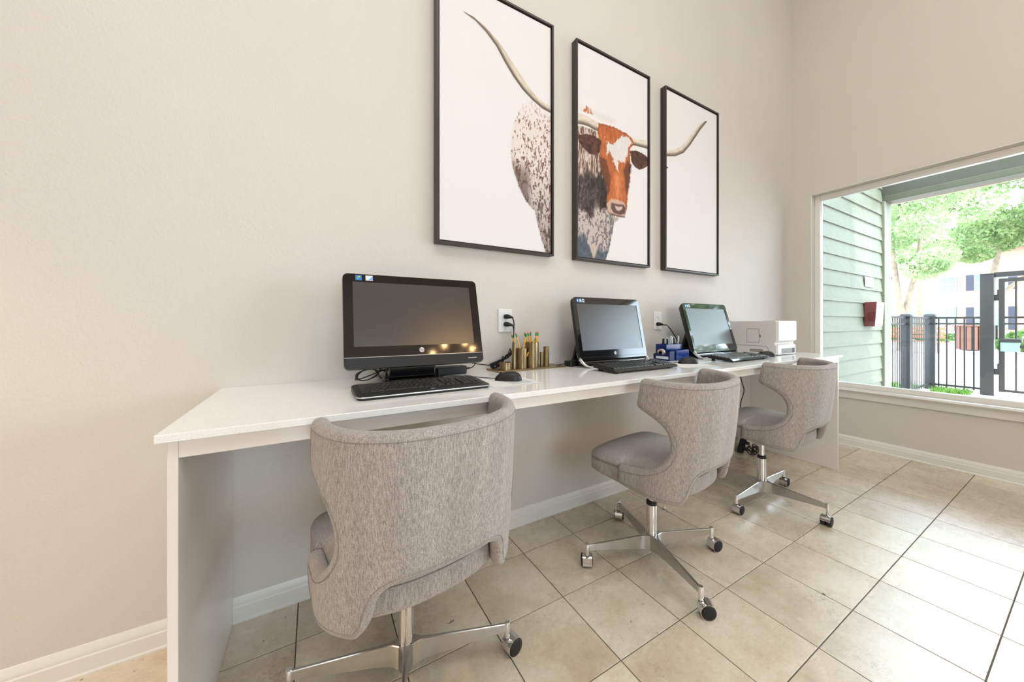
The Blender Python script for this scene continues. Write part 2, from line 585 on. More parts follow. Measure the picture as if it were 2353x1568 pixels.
structure(obj('wall_back', MB().box(XL-.2, XR+.16, 0, .2, -.1, H), 'wall_paint', smooth=0))
structure(obj('wall_left', MB().box(XL-.2, XL, YF, 0, -.1, H), 'wall_paint', smooth=0))
RX0, RX1, RZ0, RZ1 = -1.15, .55, 1.10, 2.40            # window added in the unseen rear wall to let in fill light
mb = MB()
mb.box(XL-.2, RX0, YF-.2, YF, -.1, H); mb.box(RX1, XR+.16, YF-.2, YF, -.1, H)
mb.box(RX0, RX1, YF-.2, YF, -.1, RZ0); mb.box(RX0, RX1, YF-.2, YF, RZ1, H)
structure(obj('wall_front', mb, 'room_rear_paint', smooth=0))
w2 = bpy.data.objects.new('rear_fill_window', None); COL.objects.link(w2); structure(w2); w2.location = (RX0, YF, RZ0)
for nm, bxx in (('frame_stile', (RX0, RX0+.06, RZ0, RZ1)), ('frame_stile', (RX1-.06, RX1, RZ0, RZ1)), ('frame_rail', (RX0+.06, RX1-.06, RZ0, RZ0+.06)), ('frame_rail', (RX0+.06, RX1-.06, RZ1-.06, RZ1)),
                ('mullion', (-.62, -.56, RZ0+.06, RZ1-.06)), ('mullion', (-.04, .02, RZ0+.06, RZ1-.06))):
    o = obj(nm, MB().box(bxx[0], bxx[1], YF-.12, YF-.04, bxx[2], bxx[3]), 'trim_white', w2); o.matrix_parent_inverse = Matrix.Translation((-RX0, -YF, -RZ0))

structure(obj('ceiling', MB().box(XL-.2, XR+.16, YF-.2, .2, H, H+.25), 'ceiling_paint', smooth=0))
XO = XR + 0.16
mb = MB()
mb.box(XR, XO, YF, WY0, -.1, H)
mb.box(XR, XO, WY1, 0, -.1, H)
mb.box(XR, XO, WY0, WY1, -.1, WZ0)
mb.box(XR, XO, WY0, WY1, WZ1, H)
structure(obj('wall_right', mb, 'wall_paint_window', smooth=0))

# baseboards: stepped colonial profile
def bb_profile(s=1):
    return [(0, 0), (-.017, 0), (-.017, .006), (-.0135, .011), (-.0135, .055), (-.0105, .060), (-.0115, .066), (-.009, .074), (-.006, .083), (-.0035, .089), (0, .090)]
def baseboard_x(name, x0, x1, y):
    mb = MB(); mb.prism([(y+a, b) for a, b in bb_profile()], x0, x1, 'x')
    return structure(obj(name, mb, 'trim_white', smooth=30))
bb = baseboard_x('baseboard_back', XL, -0.8315, 0.0)
mb = MB(); mb.prism([(a, b) for a, b in bb_profile()], -0.812, 2.800, 'x')
link('board', mesh_of('board', mb, 30), 'trim_white', bb)
mb = MB(); mb.prism([(a, b) for a, b in bb_profile()], 2.824, XR, 'x')
link('board', mesh_of('board', mb, 30), 'trim_white', bb)
mb = MB(); mb.prism([(XR+a, b) for a, b in bb_profile()], YF, -0.0172, 'y')
structure(obj('baseboard_right', mb, 'trim_white', smooth=30))
mb = MB(); mb.prism([(XL-a, b) for a, b in bb_profile()], YF, -0.0172, 'y')
structure(obj('baseboard_left', mb, 'trim_white', smooth=30))

# ------------------------------------------------------------------ window
win = bpy.data.objects.new('window_1', None); COL.objects.link(win)
win.location = (XR, WY1, WZ0); structure(win)
def wpart(name, mb, mat, bevel=0.0):
    o = obj(name, mb, mat, None, bevel)
    o.parent = win
    o.matrix_parent_inverse = Matrix.Translation((-XR, -WY1, -WZ0))
    return o
r = 0.012
# reveal liners (painted drywall returns with a rounded nose)
mb = MB()
mb.box(XR-.002, XR+.075, WY1-.010, WY1, WZ0, WZ1); wpart('jamb_liner', mb, 'trim_white', .004)
mb = MB(); mb.box(XR-.002, XR+.075, WY0, WY0+.010, WZ0, WZ1); wpart('jamb_liner', mb, 'trim_white', .004)
mb = MB(); mb.box(XR-.002, XR+.075, WY0+.010, WY1-.010, WZ1-.010, WZ1); wpart('head_liner', mb, 'trim_white', .004)
# sash frame holding the pane
GX = 3.67
def sash(name, y0, y1, z0, z1):
    mb = MB(); mb.box(XR+.060, GX+.030, y0, y1, z0, z1); return wpart(name, mb, 'trim_white', .005)
sash('frame_stile', WY1-.055, WY1-.010, WZ0, WZ1-.010)
sash('frame_stile', WY0+.010, WY0+.055, WZ0, WZ1-.010)
sash('frame_rail', WY0+.055, WY1-.055, WZ1-.058, WZ1-.010)
sash('frame_rail', WY0+.055, WY1-.055, WZ0, WZ0+.038)
mb = MB(); mb.box(GX, GX+.006, WY0+.053, WY1-.053, WZ0+.036, WZ1-.056); wpart('pane', mb, 'pane_glass')
# stool with bullnose and apron below
mb = MB(); mb.prism([(XR+.080, .492), (XR-.045, .492), (XR-.052, .496), (XR-.055, .502), (XR-.052, .508), (XR-.045, .5135), (XR+.080, .5135)], WY0-.06, WY1+.045, 'y'); wpart('stool', mb, 'trim_white')
mb = MB(); mb.prism([(XR, .426), (XR-.016, .428), (XR-.018, .440), (XR-.018, .478), (XR-.026, .486), (XR-.030, .492), (XR, .492)], WY0-.04, WY1+.030, 'y'); wpart('apron', mb, 'trim_white')

# ================================================================== desk
ZT = 0.8605
desk = thing('desk', 'long white built-in desk with overhanging worktop along the wall', 'desk', (1.0, -0.3, 0))
def dpart(name, mb, mat, bevel=.0015, parent=desk):
    o = obj(name, mb, mat, None, bevel); o.parent = parent
    o.matrix_parent_inverse = Matrix.Translation((-1.0, .3, 0)); return o
dpart('worktop', MB().box(-.8462, 2.8357, -.6153, -.0005, ZT-.0186, ZT), 'white_quartz', .0018)
dpart('fascia', MB().box(-.8122, 2.8000, -.597, -.579, .8014, ZT-.0186), 'laminate_white')
dpart('side_panel', MB().box(-.8304, -.8124, -.597, -.0005, 0.0005, ZT-.0186), 'laminate_white')
dpart('side_panel', MB().box(2.8002, 2.8212, -.597, -.0005, 0.0005, ZT-.0186), 'laminate_white')
dpart('wall_cleat', MB().box(-.8122, 2.8000, -.022, -.0005, .80, ZT-.0186), 'laminate_white')

# ================================================================== swivel chairs
def superU(a, b, yr, n=2.4, N=400):
    t = np.linspace(0, PI/2, N)
    x = a*np.sin(t)**(2/n); y = yr + b*(1-np.cos(t)**(2/n))
    s = np.r_[0, np.cumsum(np.hypot(np.diff(x), np.diff(y)))]
    return x, y, s
A_, Bref, YS = 0.247, 0.19, -0.12
_x, _y, _s = superU(1.0, 1.0, 0.0)
rx, ry, rs = superU(A_, Bref, 0.0)
S0 = rs[-1]
def shell_point(s, z):
    """mid-surface point and outward plan normal of the wrap-around back"""
    sg = 1 if s >= 0 else -1
    s = abs(s)
    k = min(max((z-.41)/(.88-.41), 0), 1)
    yr = -.262 - .060*k - .012*math.sin(PI*k)
    a = .243 + .004*k
    b = YS - yr
    def at(q):
        if q <= S0:
            X = np.interp(q, rs, rx)/A_*a; Y = yr + np.interp(q, rs, ry)/Bref*b
        else:
            X = a; Y = YS + (q-S0)
            X = a - .10*max(0, (q-S0))**1.5*0.5
        return X, Y
    X, Y = at(s)
    e = .002
    X0, Y0 = at(max(s-e, 0)) ; X1, Y1 = at(s+e)
    if s < e: X0 = -at(e)[0]; Y0 = at(e)[1]
    tx, ty = X1-X0, Y1-Y0
    l = math.hypot(tx, ty) or 1
    nx, ny = ty/l, -tx/l
    return Vector((sg*X, Y, z)), Vector((sg*nx, ny, 0))
def s_of_y(y, z):
    if y >= YS: return S0 + (y-YS)
    k = min(max((z-.41)/(.88-.41), 0), 1)
    yr = -.262 - .060*k - .012*math.sin(PI*k); b = YS-yr
    return float(np.interp((y-yr)/b, ry/Bref, rs))
def s_of_x(x): return float(np.interp(x, rx, rs))
def rounded(poly, radii, n=5):
    out = []; N = len(poly)
    for i, p in enumerate(poly):
        p = Vector(p); q = Vector(poly[i-1]); w = Vector(poly[(i+1) % N]); r = radii[i]
        if r <= 0: out.append(p); continue
        d1 = (q-p); d2 = (w-p)
        r = min(r, d1.length*.48, d2.length*.48)
        a = p + d1.normalized()*r; c = p + d2.normalized()*r
        for k in range(n+1):
            t = k/n
            out.append(a*(1-t)**2 + p*2*t*(1-t) + c*t*t)
    return out
def resample(poly, step):
    out = []; N = len(poly)
    for i in range(N):
        a = Vector(poly[i]); b = Vector(poly[(i+1) % N]); L = (b-a).length
        m = max(1, int(L/step))
        for k in range(m): out.append(a + (b-a)*k/m)
    cl = []
    for p in out:
        if not cl or (p-cl[-1]).length > step*.25: cl.append(p)
    return cl
half = [(S0+.014, .881, .022), (S0+.036, .768, .016),
        (s_of_y(-.105, .752), .752, .02), (s_of_y(-.150, .733), .733, .03), (s_of_y(-.192, .702), .702, .03), (s_of_y(-.212, .655), .655, .03),
        (s_of_y(-.209, .600), .600, .03), (s_of_y(-.180, .553), .553, .03), (s_of_y(-.130, .523), .523, .03), (s_of_y(-.06, .509), .509, .03),
        (S0+.122, .503, .012), (S0+.126, .424, .012), (S0+.05, .414, .03), (s_of_x(.225), .407, .03),
        (s_of_x(.190), .400, .012), (s_of_x(.166), .432, .02), (s_of_x(.158), .480, .03), (s_of_x(.148), .508, .02), (s_of_x(.122), .523, .02)]
full = half + [(-a, b, c) for a, b, c in reversed(half)]
outline = rounded([(a, b) for a, b, c in full], [c for a, b, c in full], 4)
# sag the top rim towards the middle
outline = resample(outline, .008)
def sag(p):
    s, z = p
    if z > .77:
        k = min(1, abs(s)/(S0+.014)); w = (z-.77)/.111
        z = z - w*.011*(1-k*k)
    return Vector((s, z))
outline = [sag(p) for p in outline]
OUT = np.array([(p.x, p.y) for p in outline])
def poly_dist(P, poly):
    A = poly; Bp = np.roll(poly, -1, 0); d = Bp-A
    out = np.full(len(P), 1e9)
    for i in range(len(A)):
        ap = P-A[i]; L2 = d[i]@d[i] + 1e-18
        t = np.clip((ap@d[i])/L2, 0, 1)
        q = ap - t[:, None]*d[i]
        out = np.minimum(out, (q*q).sum(1))
    return np.sqrt(out)
def poly_in(P, poly):
    x, y = P[:, 0], P[:, 1]; ins = np.zeros(len(P), bool); n = len(poly); j = n-1
    for i in range(n):
        xi, yi = poly[i]; xj, yj = poly[j]
        c = ((yi > y) != (yj > y)) & (x < (xj-xi)*(y-yi)/(yj-yi+1e-30)+xi)
        ins ^= c; j = i
    return ins
def poly_offset(poly, d):
    n = len(poly); out = []
    for i in range(n):
        t = poly[(i+1) % n]-poly[i-1]; t = t/(np.linalg.norm(t)+1e-12)
        out.append(poly[i] + d*np.array([-t[1], t[0]]))
    return np.array(out)
def build_shell():
    area = 0.5*np.sum(OUT[:, 0]*np.roll(OUT[:, 1], -1)-np.roll(OUT[:, 0], -1)*OUT[:, 1])
    sgn = 1 if area > 0 else -1
    pts = [OUT]
    for d in (.0022, .006, .011, .0175):
        ring = poly_offset(OUT, sgn*d)
        ok = poly_in(ring, OUT) & (poly_dist(ring, OUT) > d*.85)
        pts.append(ring[ok][::1 if d < .01 else 2])
    gx, gz = np.meshgrid(np.arange(-.56, .56, .016), np.arange(.40, .89, .016))
    G = np.c_[gx.ravel(), gz.ravel()]
    G = G[poly_in(G, OUT)]; G = G[poly_dist(G, OUT) > .024]
    pts.append(G)
    V = np.vstack(pts); n = len(OUT)
    r = delaunay_2d_cdt([Vector(p) for p in V], [(i, (i+1) % n) for i in range(n)], [], 0, 1e-6)
    V2 = np.array([(v.x, v.y) for v in r[0]]); F = r[2]
    cen = np.array([V2[list(f)].mean(0) for f in F])
    keep = poly_in(cen, OUT)
    F = [f for f, k in zip(F, keep) if k]
    D = poly_dist(V2, OUT)
    D[D < 1e-5] = 0
    Hh, R = .0195, .0185
    hh = Hh*np.sqrt(np.clip(1-(1-np.minimum(D/R, 1))**2, 0, 1))
    mb = MB(); vs = []; oi = {}; ii = {}
    for i, (s, z) in enumerate(V2):
        P, N = shell_point(float(s), float(z))
        oi[i] = len(vs); vs.append(P + N*float(hh[i]))
        if D[i] > 0:
            ii[i] = len(vs); vs.append(P - N*float(hh[i]))
        else:
            ii[i] = oi[i]
    fs = []
    for f in F:
        fs.append([oi[i] for i in f]); fs.append([ii[i] for i in reversed(f)])
    fs = [f for f in fs if len(set(f)) > 2]
    mb.add(vs, fs)
    # stitching lines that follow the edge, on the outer face and on the inner face
    st = MB()
    ring = poly_offset(OUT, sgn*.0205)
    dd = poly_dist(ring, OUT); ok = poly_in(ring, OUT) & (dd > .018)
    for side in (1,):
        run = []
        for q in list(range(len(ring)))+[0]:
            if ok[q]:
                P, N = shell_point(float(ring[q][0]), float(ring[q][1]))
                p = P + N*side*.0197
                if run and (p-run[-1]).length > .05:
                    if len(run) > 3: st.tube(run, .0009, 5)
                    run = []
                if not run or (p-run[-1]).length > .003: run.append(p)
            else:
                if len(run) > 3: st.tube(run, .0009, 5)
                run = []
        if len(run) > 3: st.tube(run, .0009, 5)
    return mesh_of('back_shell', mb, 180), mesh_of('seam', st, 180)
SHELL, SEAM = build_shell()
def build_seat():
    # plan outline, counter-clockwise
    pts = []
    for x, y, rr in ((.2395, .185, .07), (.2445, .012, .004), (.2245, .004, .006), (.2245, -.12, .03), (.196, -.205, .05), (.10, -.243, .06), (0, -.250, .05)):
        pts.append((x, y, rr))
    allp = [(.10, .200, .05)] + pts[:1] + pts[1:] + [(-x, y, rr) for x, y, rr in reversed(pts[:-1])] + [(-.10, .200, .05), (0, .203, .05)]
    pl = rounded([(a, b) for a, b, c in allp], [c for a, b, c in allp], 5)
    pl = resample(pl, .012)
    C = Vector((0, -.02))
    rings = [(.05, .412), (.012, .416), (.003, .424), (0, .434), (0, .474), (.0022, .481), (.0038, .4845), (.0018, .488), (0, .492), (.001, .497), (.005, .505), (.013, .512), (.03, .519), (.06, .527), (.10, .533), (.16, .538), (.22, .540)]
    mb = MB(); vs = []; n = len(pl)
    for d, z in rings:
        k = 1-d/.245
        for p in pl:
            q = C + (p-C)*k
            zz = z + (.010*max(0, -q.y)/.25*0 if z > .5 else 0)
            if z < .43: zz += .012*max(0, q.y)/.2
            vs.append((q.x, q.y, zz))
    fs = [tuple(reversed(range(n)))]
    for r_ in range(len(rings)-1):
        for i in range(n):
            j = (i+1) % n
            fs.append((r_*n+i, r_*n+j, (r_+1)*n+j, (r_+1)*n+i))
    fs.append(tuple(range((len(rings)-1)*n, len(rings)*n)))
    mb.add(vs, fs)
    sm = MB(); sm.tube([Vector((C.x+(p.x-C.x)*.993, C.y+(p.y-C.y)*.993, .4845)) for p in pl+[pl[0]]], .0016, 5)
    return mesh_of('seat_cushion', mb, 60), mesh_of('piping', sm, 180)
SEAT, PIPING = build_seat()
CH = {}
def cm(name, fn, smooth=40):
    if name not in CH: CH[name] = mesh_of(name, fn(), smooth)
    return CH[name]
def leg_mesh():
    # tapered upright blade that flares into the hub
    mb = MB(); prof = []
    for q in np.linspace(0, 1, 15):
        x = .018 + q*(.311-.018)
        w = .0062 + .0165*math.exp(-(x-.018)/.016)
        top = .123 - .016*q
        bot = .053 + .029*q**0.85
        prof.append((x, w, bot, top))
    vs = []
    for x, w, b, t in prof:
        c = .0018
        vs += [(x, -w+.0015, b), (x, w-.0015, b), (x, w, b+c), (x, w-.001, t-c), (x, w-.0032, t), (x, -w+.0032, t), (x, -w+.001, t-c), (x, -w, b+c)]
    fs = []
    for k in range(len(prof)-1):
        for i in range(8):
            j = (i+1) % 8
            fs.append((k*8+i, (k+1)*8+i, (k+1)*8+j, k*8+j))
    fs.append(tuple(range(8))); fs.append(tuple(range((len(prof)-1)*8, len(prof)*8)))
    return mb.add(vs, fs)
def hood_mesh():
    # bent chrome hood over a twin wheel; axle along x, trail towards -y
    mb = MB(); R = .0292; n = 18; w = .0205; th = .0016
    a0, a1 = math.radians(-62), math.radians(172)
    vs = []
    for rr in (R, R-th):
        for x in (-w, w):
            for i in range(n+1):
                t = a0 + (a1-a0)*i/n
                vs.append((x, -.0215+rr*math.cos(t), .0268+rr*math.sin(t)))
    m = n+1; fs = []
    for i in range(n):
        fs += [(i, i+1, m+i+1, m+i), (2*m+i, 3*m+i, 3*m+i+1, 2*m+i+1), (i, 2*m+i, 2*m+i+1, i+1), (m+i, m+i+1, 3*m+i+1, 3*m+i)]
    fs += [(0, m, 3*m, 2*m), (n, 2*m+n, 3*m+n, m+n)]
    mb.add(vs, fs)
    mb.frustum((0, -.004, .050), (0, 0, .058), .0085, .0095, 14)
    return mb
def wheel_mesh(sx):
    mb = MB()
    M = Matrix.Translation((0, -.0215, .0268)) @ Matrix.Rotation(PI/2, 4, 'Y')
    if sx < 0: M = Matrix.Translation((0, -.0215, .0268)) @ Matrix.Rotation(-PI/2, 4, 'Y')
    mb.lathe([(.010, .002), (.0262, .003), (.0266, .006), (.0266, .0195), (.0255, .0222), (.022, .0242), (.012, .0256), (.0, .026)], n=28, M=M)
    return mb
def make_chair(loc, rot, base_rot, dz, caster_dirs, label):
    t = thing('swivel_chair', label, 'chair', (loc[0], loc[1], 0), rot, 'swivel chairs at the desk')
    for nm, me in (('back_shell', SHELL), ('seat_cushion', SEAT)):
        o = link(nm, me, 'grey_tweed', t); o.location.z = dz
        s = link('seam' if nm == 'back_shell' else 'piping', SEAM if nm == 'back_shell' else PIPING, 'seam_thread', o)
    def part(nm, fn, mat, sm=40, z=0.0):
        o = link(nm, cm(nm, fn, sm), mat, t); o.location.z = z; return o
    part('seat_plate', lambda: MB().box(-.10, .10, -.12, .10, .398, .418), 'black_plastic', 40, dz)
    part('gas_piston', lambda: MB().frustum((0, 0, .20), (0, 0, .405), .0142, .0142, 24), 'chrome', 40, dz)
    part('outer_tube', lambda: MB().lathe([(.0228, .112), (.0228, .262), (.0205, .264)], n=32), 'chrome')
    part('collar', lambda: MB().lathe([(.0235, .257), (.0240, .262), (.0240, .271), (.0215, .2735), (.0150, .2735)], n=32), 'black_plastic')
    part('hub', lambda: MB().lathe([(.020, .058), (.024, .064), (.0245, .114), (.0225, .1215), (.0, .1225)], n=32), 'brushed_steel')
    for k in range(4):
        a = base_rot - rot + k*PI/2
        lg = link('leg', cm('leg', leg_mesh, 35), 'brushed_steel', t)
        lg.rotation_euler.z = a
        st = link('stem', cm('stem', lambda: MB().lathe([(.0088, .062), (.0092, .064), (.0092, .108), (.0080, .1115), (.0, .1120)], (.318, 0, 0), 20), 40), 'chrome', lg)
        c = link('caster', cm('caster', hood_mesh, 50), 'chrome', t)
        c.location = (.318*math.cos(a), .318*math.sin(a), 0)
        c.rotation_euler.z = caster_dirs[k] - rot + PI/2
        link('wheel', cm('wheel_a', lambda: wheel_mesh(1), 40), 'black_rubber', c)
        link('wheel', cm('wheel_b', lambda: wheel_mesh(-1), 40), 'black_rubber', c)
    return t
dg = math.radians
# caster_dirs: direction of trail of each caster, in world degrees, for legs at base_rot + 0, 90, 180, 270
make_chair((-.312, -.531), .117, dg(-15.9), -.006, [dg(11), dg(60), dg(200), dg(-50)], 'grey fabric swivel chair nearest the camera, in front of the largest monitor')
make_chair((.797, -.547), .136, dg(-18.8), 0.0, [dg(-12), dg(37), dg(55), dg(-37)], 'grey fabric swivel chair in the middle of the three')
make_chair((1.850, -.525), .043, dg(2.5), 0.0, [dg(7), dg(60), dg(0), dg(-175)], 'grey fabric swivel chair farthest from the camera, nearest the window')

# ================================================================== canvas triptych
PRINT = {
'body1':[0.5958,2.2824,0.552,2.3047,0.4978,2.3131,0.4599,2.3135,0.4317,2.3043,0.4045,2.2706,0.3757,2.2244,0.3579,2.1758,0.3437,2.1166,0.3332,2.0587,0.3311,1.991,0.3381,1.9316,0.3579,1.8685,0.3829,1.8119,0.4155,1.7621,0.4524,1.7246,0.4825,1.7043,0.4939,1.6551,0.5093,1.6061,0.5286,1.5508,0.5481,1.5014,0.5615,1.4574,0.6079,1.4486,0.5998,2.2771],
'horn1':[0.063,2.6128,0.1224,2.6087,0.1909,2.5847,0.2519,2.5508,0.3044,2.5068,0.3584,2.452,0.4142,2.4003,0.4716,2.3519,0.5309,2.3219,0.6045,2.311,0.6045,2.2714,0.5309,2.282,0.46,2.3108,0.4029,2.3453,0.3475,2.3929,0.2938,2.4531,0.2468,2.5136,0.1909,2.5593,0.132,2.5924,0.0798,2.6046],
'horn1c':[0.063,2.6128,0.1563,2.5986,0.2212,2.5583,0.2727,2.5194,0.328,2.4614,0.3861,2.3971,0.4392,2.3479,0.4975,2.3151,0.5551,2.2966,0.6045,2.2917],
'horn2':[0.7858,2.3385,0.8396,2.3396,0.9043,2.3344,0.9613,2.3247,0.9565,2.269,0.9137,2.2699,0.8671,2.2778,0.8215,2.2753,0.7858,2.2698],
'hump':[0.8215,2.3584,0.8487,2.4038,0.8874,2.3907,0.9089,2.357,0.8625,2.3521],
'backpale':[0.7858,2.4058,0.8763,2.4139,0.971,2.4152,1.07,2.4091,1.111,2.3992,1.1265,2.3517,1.07,2.332,0.971,2.3218,0.9043,2.3344,0.8396,2.3396,0.7858,2.3406],
'body2':[0.7858,2.265,0.8396,2.27,0.9043,2.2708,0.9613,2.2617,0.9758,2.1219,1.0199,1.9872,1.0299,1.8582,1.07,1.8065,1.0955,1.7921,1.0822,1.7126,1.0619,1.6291,1.0348,1.5383,1.015,1.4963,0.9953,1.4475,0.7769,1.4296],
'jaw':[1.07,1.7697,1.1317,1.7681,1.111,1.7464,1.0904,1.7285],
'ear1':[0.7858,2.208,0.8487,2.2322,0.9231,2.237,0.9826,2.2207,0.9807,2.1662,0.9345,2.1176,0.8763,2.1154,0.8215,2.1401,0.7858,2.1688],
'head':[0.9469,2.3256,1.01,2.3345,1.07,2.3371,1.1317,2.3323,1.1952,2.3274,1.244,2.3103,1.2661,2.2763,1.2298,2.2364,1.2276,2.1673,1.2364,2.1236,1.2276,2.0454,1.2114,1.9509,1.2006,1.8883,1.1973,1.8272,1.1792,1.7828,1.1317,1.7681,1.0802,1.775,1.0299,1.789,1.013,1.8262,1.0199,1.8927,1.0249,1.9373,0.9953,1.9965,0.9613,2.0754,0.9565,2.1458,0.971,2.2069,0.9402,2.2559],
'blaze':[1.0022,2.2527,1.0299,2.2295,1.0751,2.2252,1.1058,2.2643,1.1632,2.3059,1.2168,2.3091,1.2495,2.2796,1.2168,2.2407,1.206,2.1924,1.1792,2.1332,1.1474,2.1258,1.1234,2.1351,1.1182,2.0484,1.1007,2.0853,1.0731,2.1159,1.0579,2.149,1.0418,2.1706,1.0199,2.1361,1.012,2.1741,1.0199,2.2197],
'cheekR':[1.2006,2.1533,1.2407,2.1322,1.2298,2.0459,1.2135,1.9665,1.1866,1.9236,1.1738,2.0341,1.1611,2.0764],
'cheekL':[0.9517,2.1232,1.015,2.1168,1.0549,2.0237,1.0448,1.9266,1.0199,1.8855,0.9904,1.9811,0.9565,2.0599],
'muzzle':[1.015,1.841,1.0549,1.8831,1.111,1.8858,1.1738,1.8798,1.1973,1.8348,1.1792,1.7813,1.1317,1.7666,1.0751,1.7749,1.0219,1.795],
'nose':[1.0549,1.8589,1.111,1.8576,1.1685,1.8639,1.1931,1.8416,1.1824,1.7984,1.1317,1.783,1.0751,1.7889,1.0499,1.8178],
'nosepink':[1.0782,1.8461,1.1213,1.8431,1.1632,1.8532,1.158,1.8245,1.1265,1.8067,1.0986,1.8096],
'eye':[1.2146,2.111,1.2276,2.1216,1.2298,2.0916,1.2146,2.0768],
'horn3':[1.2385,2.3187,1.2939,2.3144,1.3507,2.3256,1.4206,2.3283,1.4206,2.2766,1.3392,2.2718,1.2827,2.2667,1.2495,2.2643],
'ear2':[1.2255,2.2239,1.2827,2.2397,1.3507,2.2356,1.4206,2.2131,1.4206,2.1734,1.3622,2.1365,1.3221,2.1166,1.2716,2.1239,1.2364,2.1541],
'horn4':[1.5835,2.2712,1.6938,2.2978,1.7878,2.3444,1.8635,2.4168,1.9301,2.4952,1.9985,2.5757,2.0878,2.6667,2.0569,2.6618,1.9755,2.6063,1.8966,2.5295,1.8308,2.4512,1.7561,2.3866,1.6733,2.3421,1.5835,2.3131],
'ear3':[1.5835,2.2152,1.6131,2.199,1.5835,2.1745],
}
PRINT = {k: np.array(v).reshape(-1, 2) for k, v in PRINT.items()}
def vnoise(P, sx, sz, seed):
    rng = np.random.RandomState(seed)
    tab = rng.rand(256, 256)
    x = P[:, 0]*sx + 100; z = P[:, 1]*sz + 100
    xi = np.floor(x).astype(int); zi = np.floor(z).astype(int)
    fx = x-xi; fz = z-zi
    fx = fx*fx*(3-2*fx); fz = fz*fz*(3-2*fz)
    g = lambda a, b: tab[a % 256, b % 256]
    return (g(xi, zi)*(1-fx)+g(xi+1, zi)*fx)*(1-fz) + (g(xi, zi+1)*(1-fx)+g(xi+1, zi+1)*fx)*fz
def smooth01(t): t = np.clip(t, 0, 1); return t*t*(3-2*t)
def S3(*c): return np.array(c, float)
def sdf(P, name):
    pl = PRINT[name]
    d = poly_dist(P, pl)
    return np.where(poly_in(P, pl), d, -d)
def line_dist(P, pl):
    out = np.full(len(P), 1e9)
    for a, b in zip(pl[:-1], pl[1:]):
        d = b-a; t = np.clip(((P-a)@d)/(d@d+1e-15), 0, 1)
        q = P-a-t[:, None]*d
        out = np.minimum(out, (q*q).sum(1))
    return np.sqrt(out)
WHITE = S3(238, 234, 233)
def paint(P):
    """sRGB print colour and ink mask at points (x, z) of the canvases"""
    col = np.tile(WHITE, (len(P), 1)); ink = np.zeros(len(P))
    fur = (vnoise(P, 330, 120, 5)-.5)*.012 + (vnoise(P, 120, 60, 6)-.5)*.010
    def lay(a, c):
        nonlocal col, ink
        a = np.clip(a, 0, 1)
        col = col*(1-a[:, None]) + c*a[:, None]
        ink = np.maximum(ink, a)
    X, Zc = P[:, 0], P[:, 1]
    one = np.ones((len(P), 1))
    sp1 = vnoise(P, 120, 48, 1)*.55 + vnoise(P, 290, 110, 2)*.45
    sp2 = vnoise(P, 85, 55, 3)*.55 + vnoise(P, 230, 130, 4)*.45
    strk = vnoise(P, 260, 34, 9)*.6 + vnoise(P, 110, 22, 10)*.4
    # pale back behind the head, hump
    lay(smooth01((sdf(P, 'backpale')+fur)/.05)*.16, S3(206, 170, 150)*one*(.86+.14*strk[:, None]))
    # hind body, first panel
    a = smooth01((sdf(P, 'body1')+fur*.6)/.007)
    fade = np.clip((2.33-Zc)/.16, .25, 1)
    dens = np.clip(.30 + (2.15-Zc)*.42 + (X-.45)*.5, .16, .86)
    spot = smooth01((sp1-(.685-dens*.25))/.05)
    dark = S3(128, 84, 66)*(1-np.clip((2.15-Zc)/.5, 0, 1))[:, None] + S3(82, 66, 62)*np.clip((2.15-Zc)/.5, 0, 1)[:, None]
    base = S3(232, 220, 213)*one - np.clip((1.95-Zc)/.5, 0, 1)[:, None]*S3(62, 66, 66)
    base = base - (smooth01((.045-sdf(P, 'body1'))/.045)*26*np.clip((2.1-Zc)/.3, 0, 1))[:, None]*S3(1, 1.05, 1.05)
    shade = smooth01((1.99-Zc)/.12)*smooth01((Zc-1.69)/.06)*smooth01((.475-X)/.05)
    base = base*(1-shade[:, None]*.62) + S3(92, 72, 66)*shade[:, None]*.62
    c = base*(1-spot[:, None]*.85) + dark*spot[:, None]*.85
    lay(a*fade, c)
    # far horn
    for nm, lo in (('horn1', slice(10, 20)),):
        s = sdf(P, nm); dl = line_dist(P, PRINT[nm][lo])
        k = smooth01((dl-.004)/.024)[:, None]
        c = S3(96, 82, 72)*(1-k) + S3(222, 208, 190)*k
        c = c*(.90+.2*vnoise(P@np.array([[.7, .7], [-.7, .7]]), 22, 260, 12)[:, None])
        tip = smooth01((Zc-2.50)/.12)[:, None]
        c = c*(1-tip*.25) + S3(188, 150, 124)*tip*.25
        lay(smooth01((s+.0005)/.003), c)
    # chest and forelegs, second panel
    a = smooth01((sdf(P, 'body2')+fur*.5)/.006)
    Zr = Zc; Zc = Zc + (vnoise(P, 16, 9, 20)-.5)*.16 + (vnoise(P, 60, 24, 21)-.5)*.08
    up = smooth01((Zc-1.985)/.07); mid = smooth01((2.02-Zc)/.06)*smooth01((Zc-1.735)/.07); low = smooth01((1.78-Zc)/.06); leg = smooth01((1.60-Zc)/.05)
    Zc = Zr
    cu = S3(214, 196, 184)*one; k = smooth01((strk-.42)/.18)[:, None]; cu = cu*(1-k*.9)+S3(96, 66, 52)*k*.9
    cm_ = S3(66, 54, 50)*one + (sp2[:, None]-.45)*S3(90, 84, 80); sidek = smooth01((X-.93)/.06)[:, None]; cm_ = cm_*(1-.35*sidek); k = smooth01((strk-.58)/.08)[:, None]*smooth01((.86-X)/.06)[:, None]; cm_ = cm_*(1-k*.6)+S3(186, 168, 156)*k*.6
    clow = S3(200, 186, 178)*one; k = smooth01((sp2-.54)/.07)[:, None]; clow = clow*(1-k*.7)+S3(92, 82, 82)*k*.7
    cleg = S3(84, 92, 102)*one + (sp2[:, None]-.5)*S3(46, 46, 46)
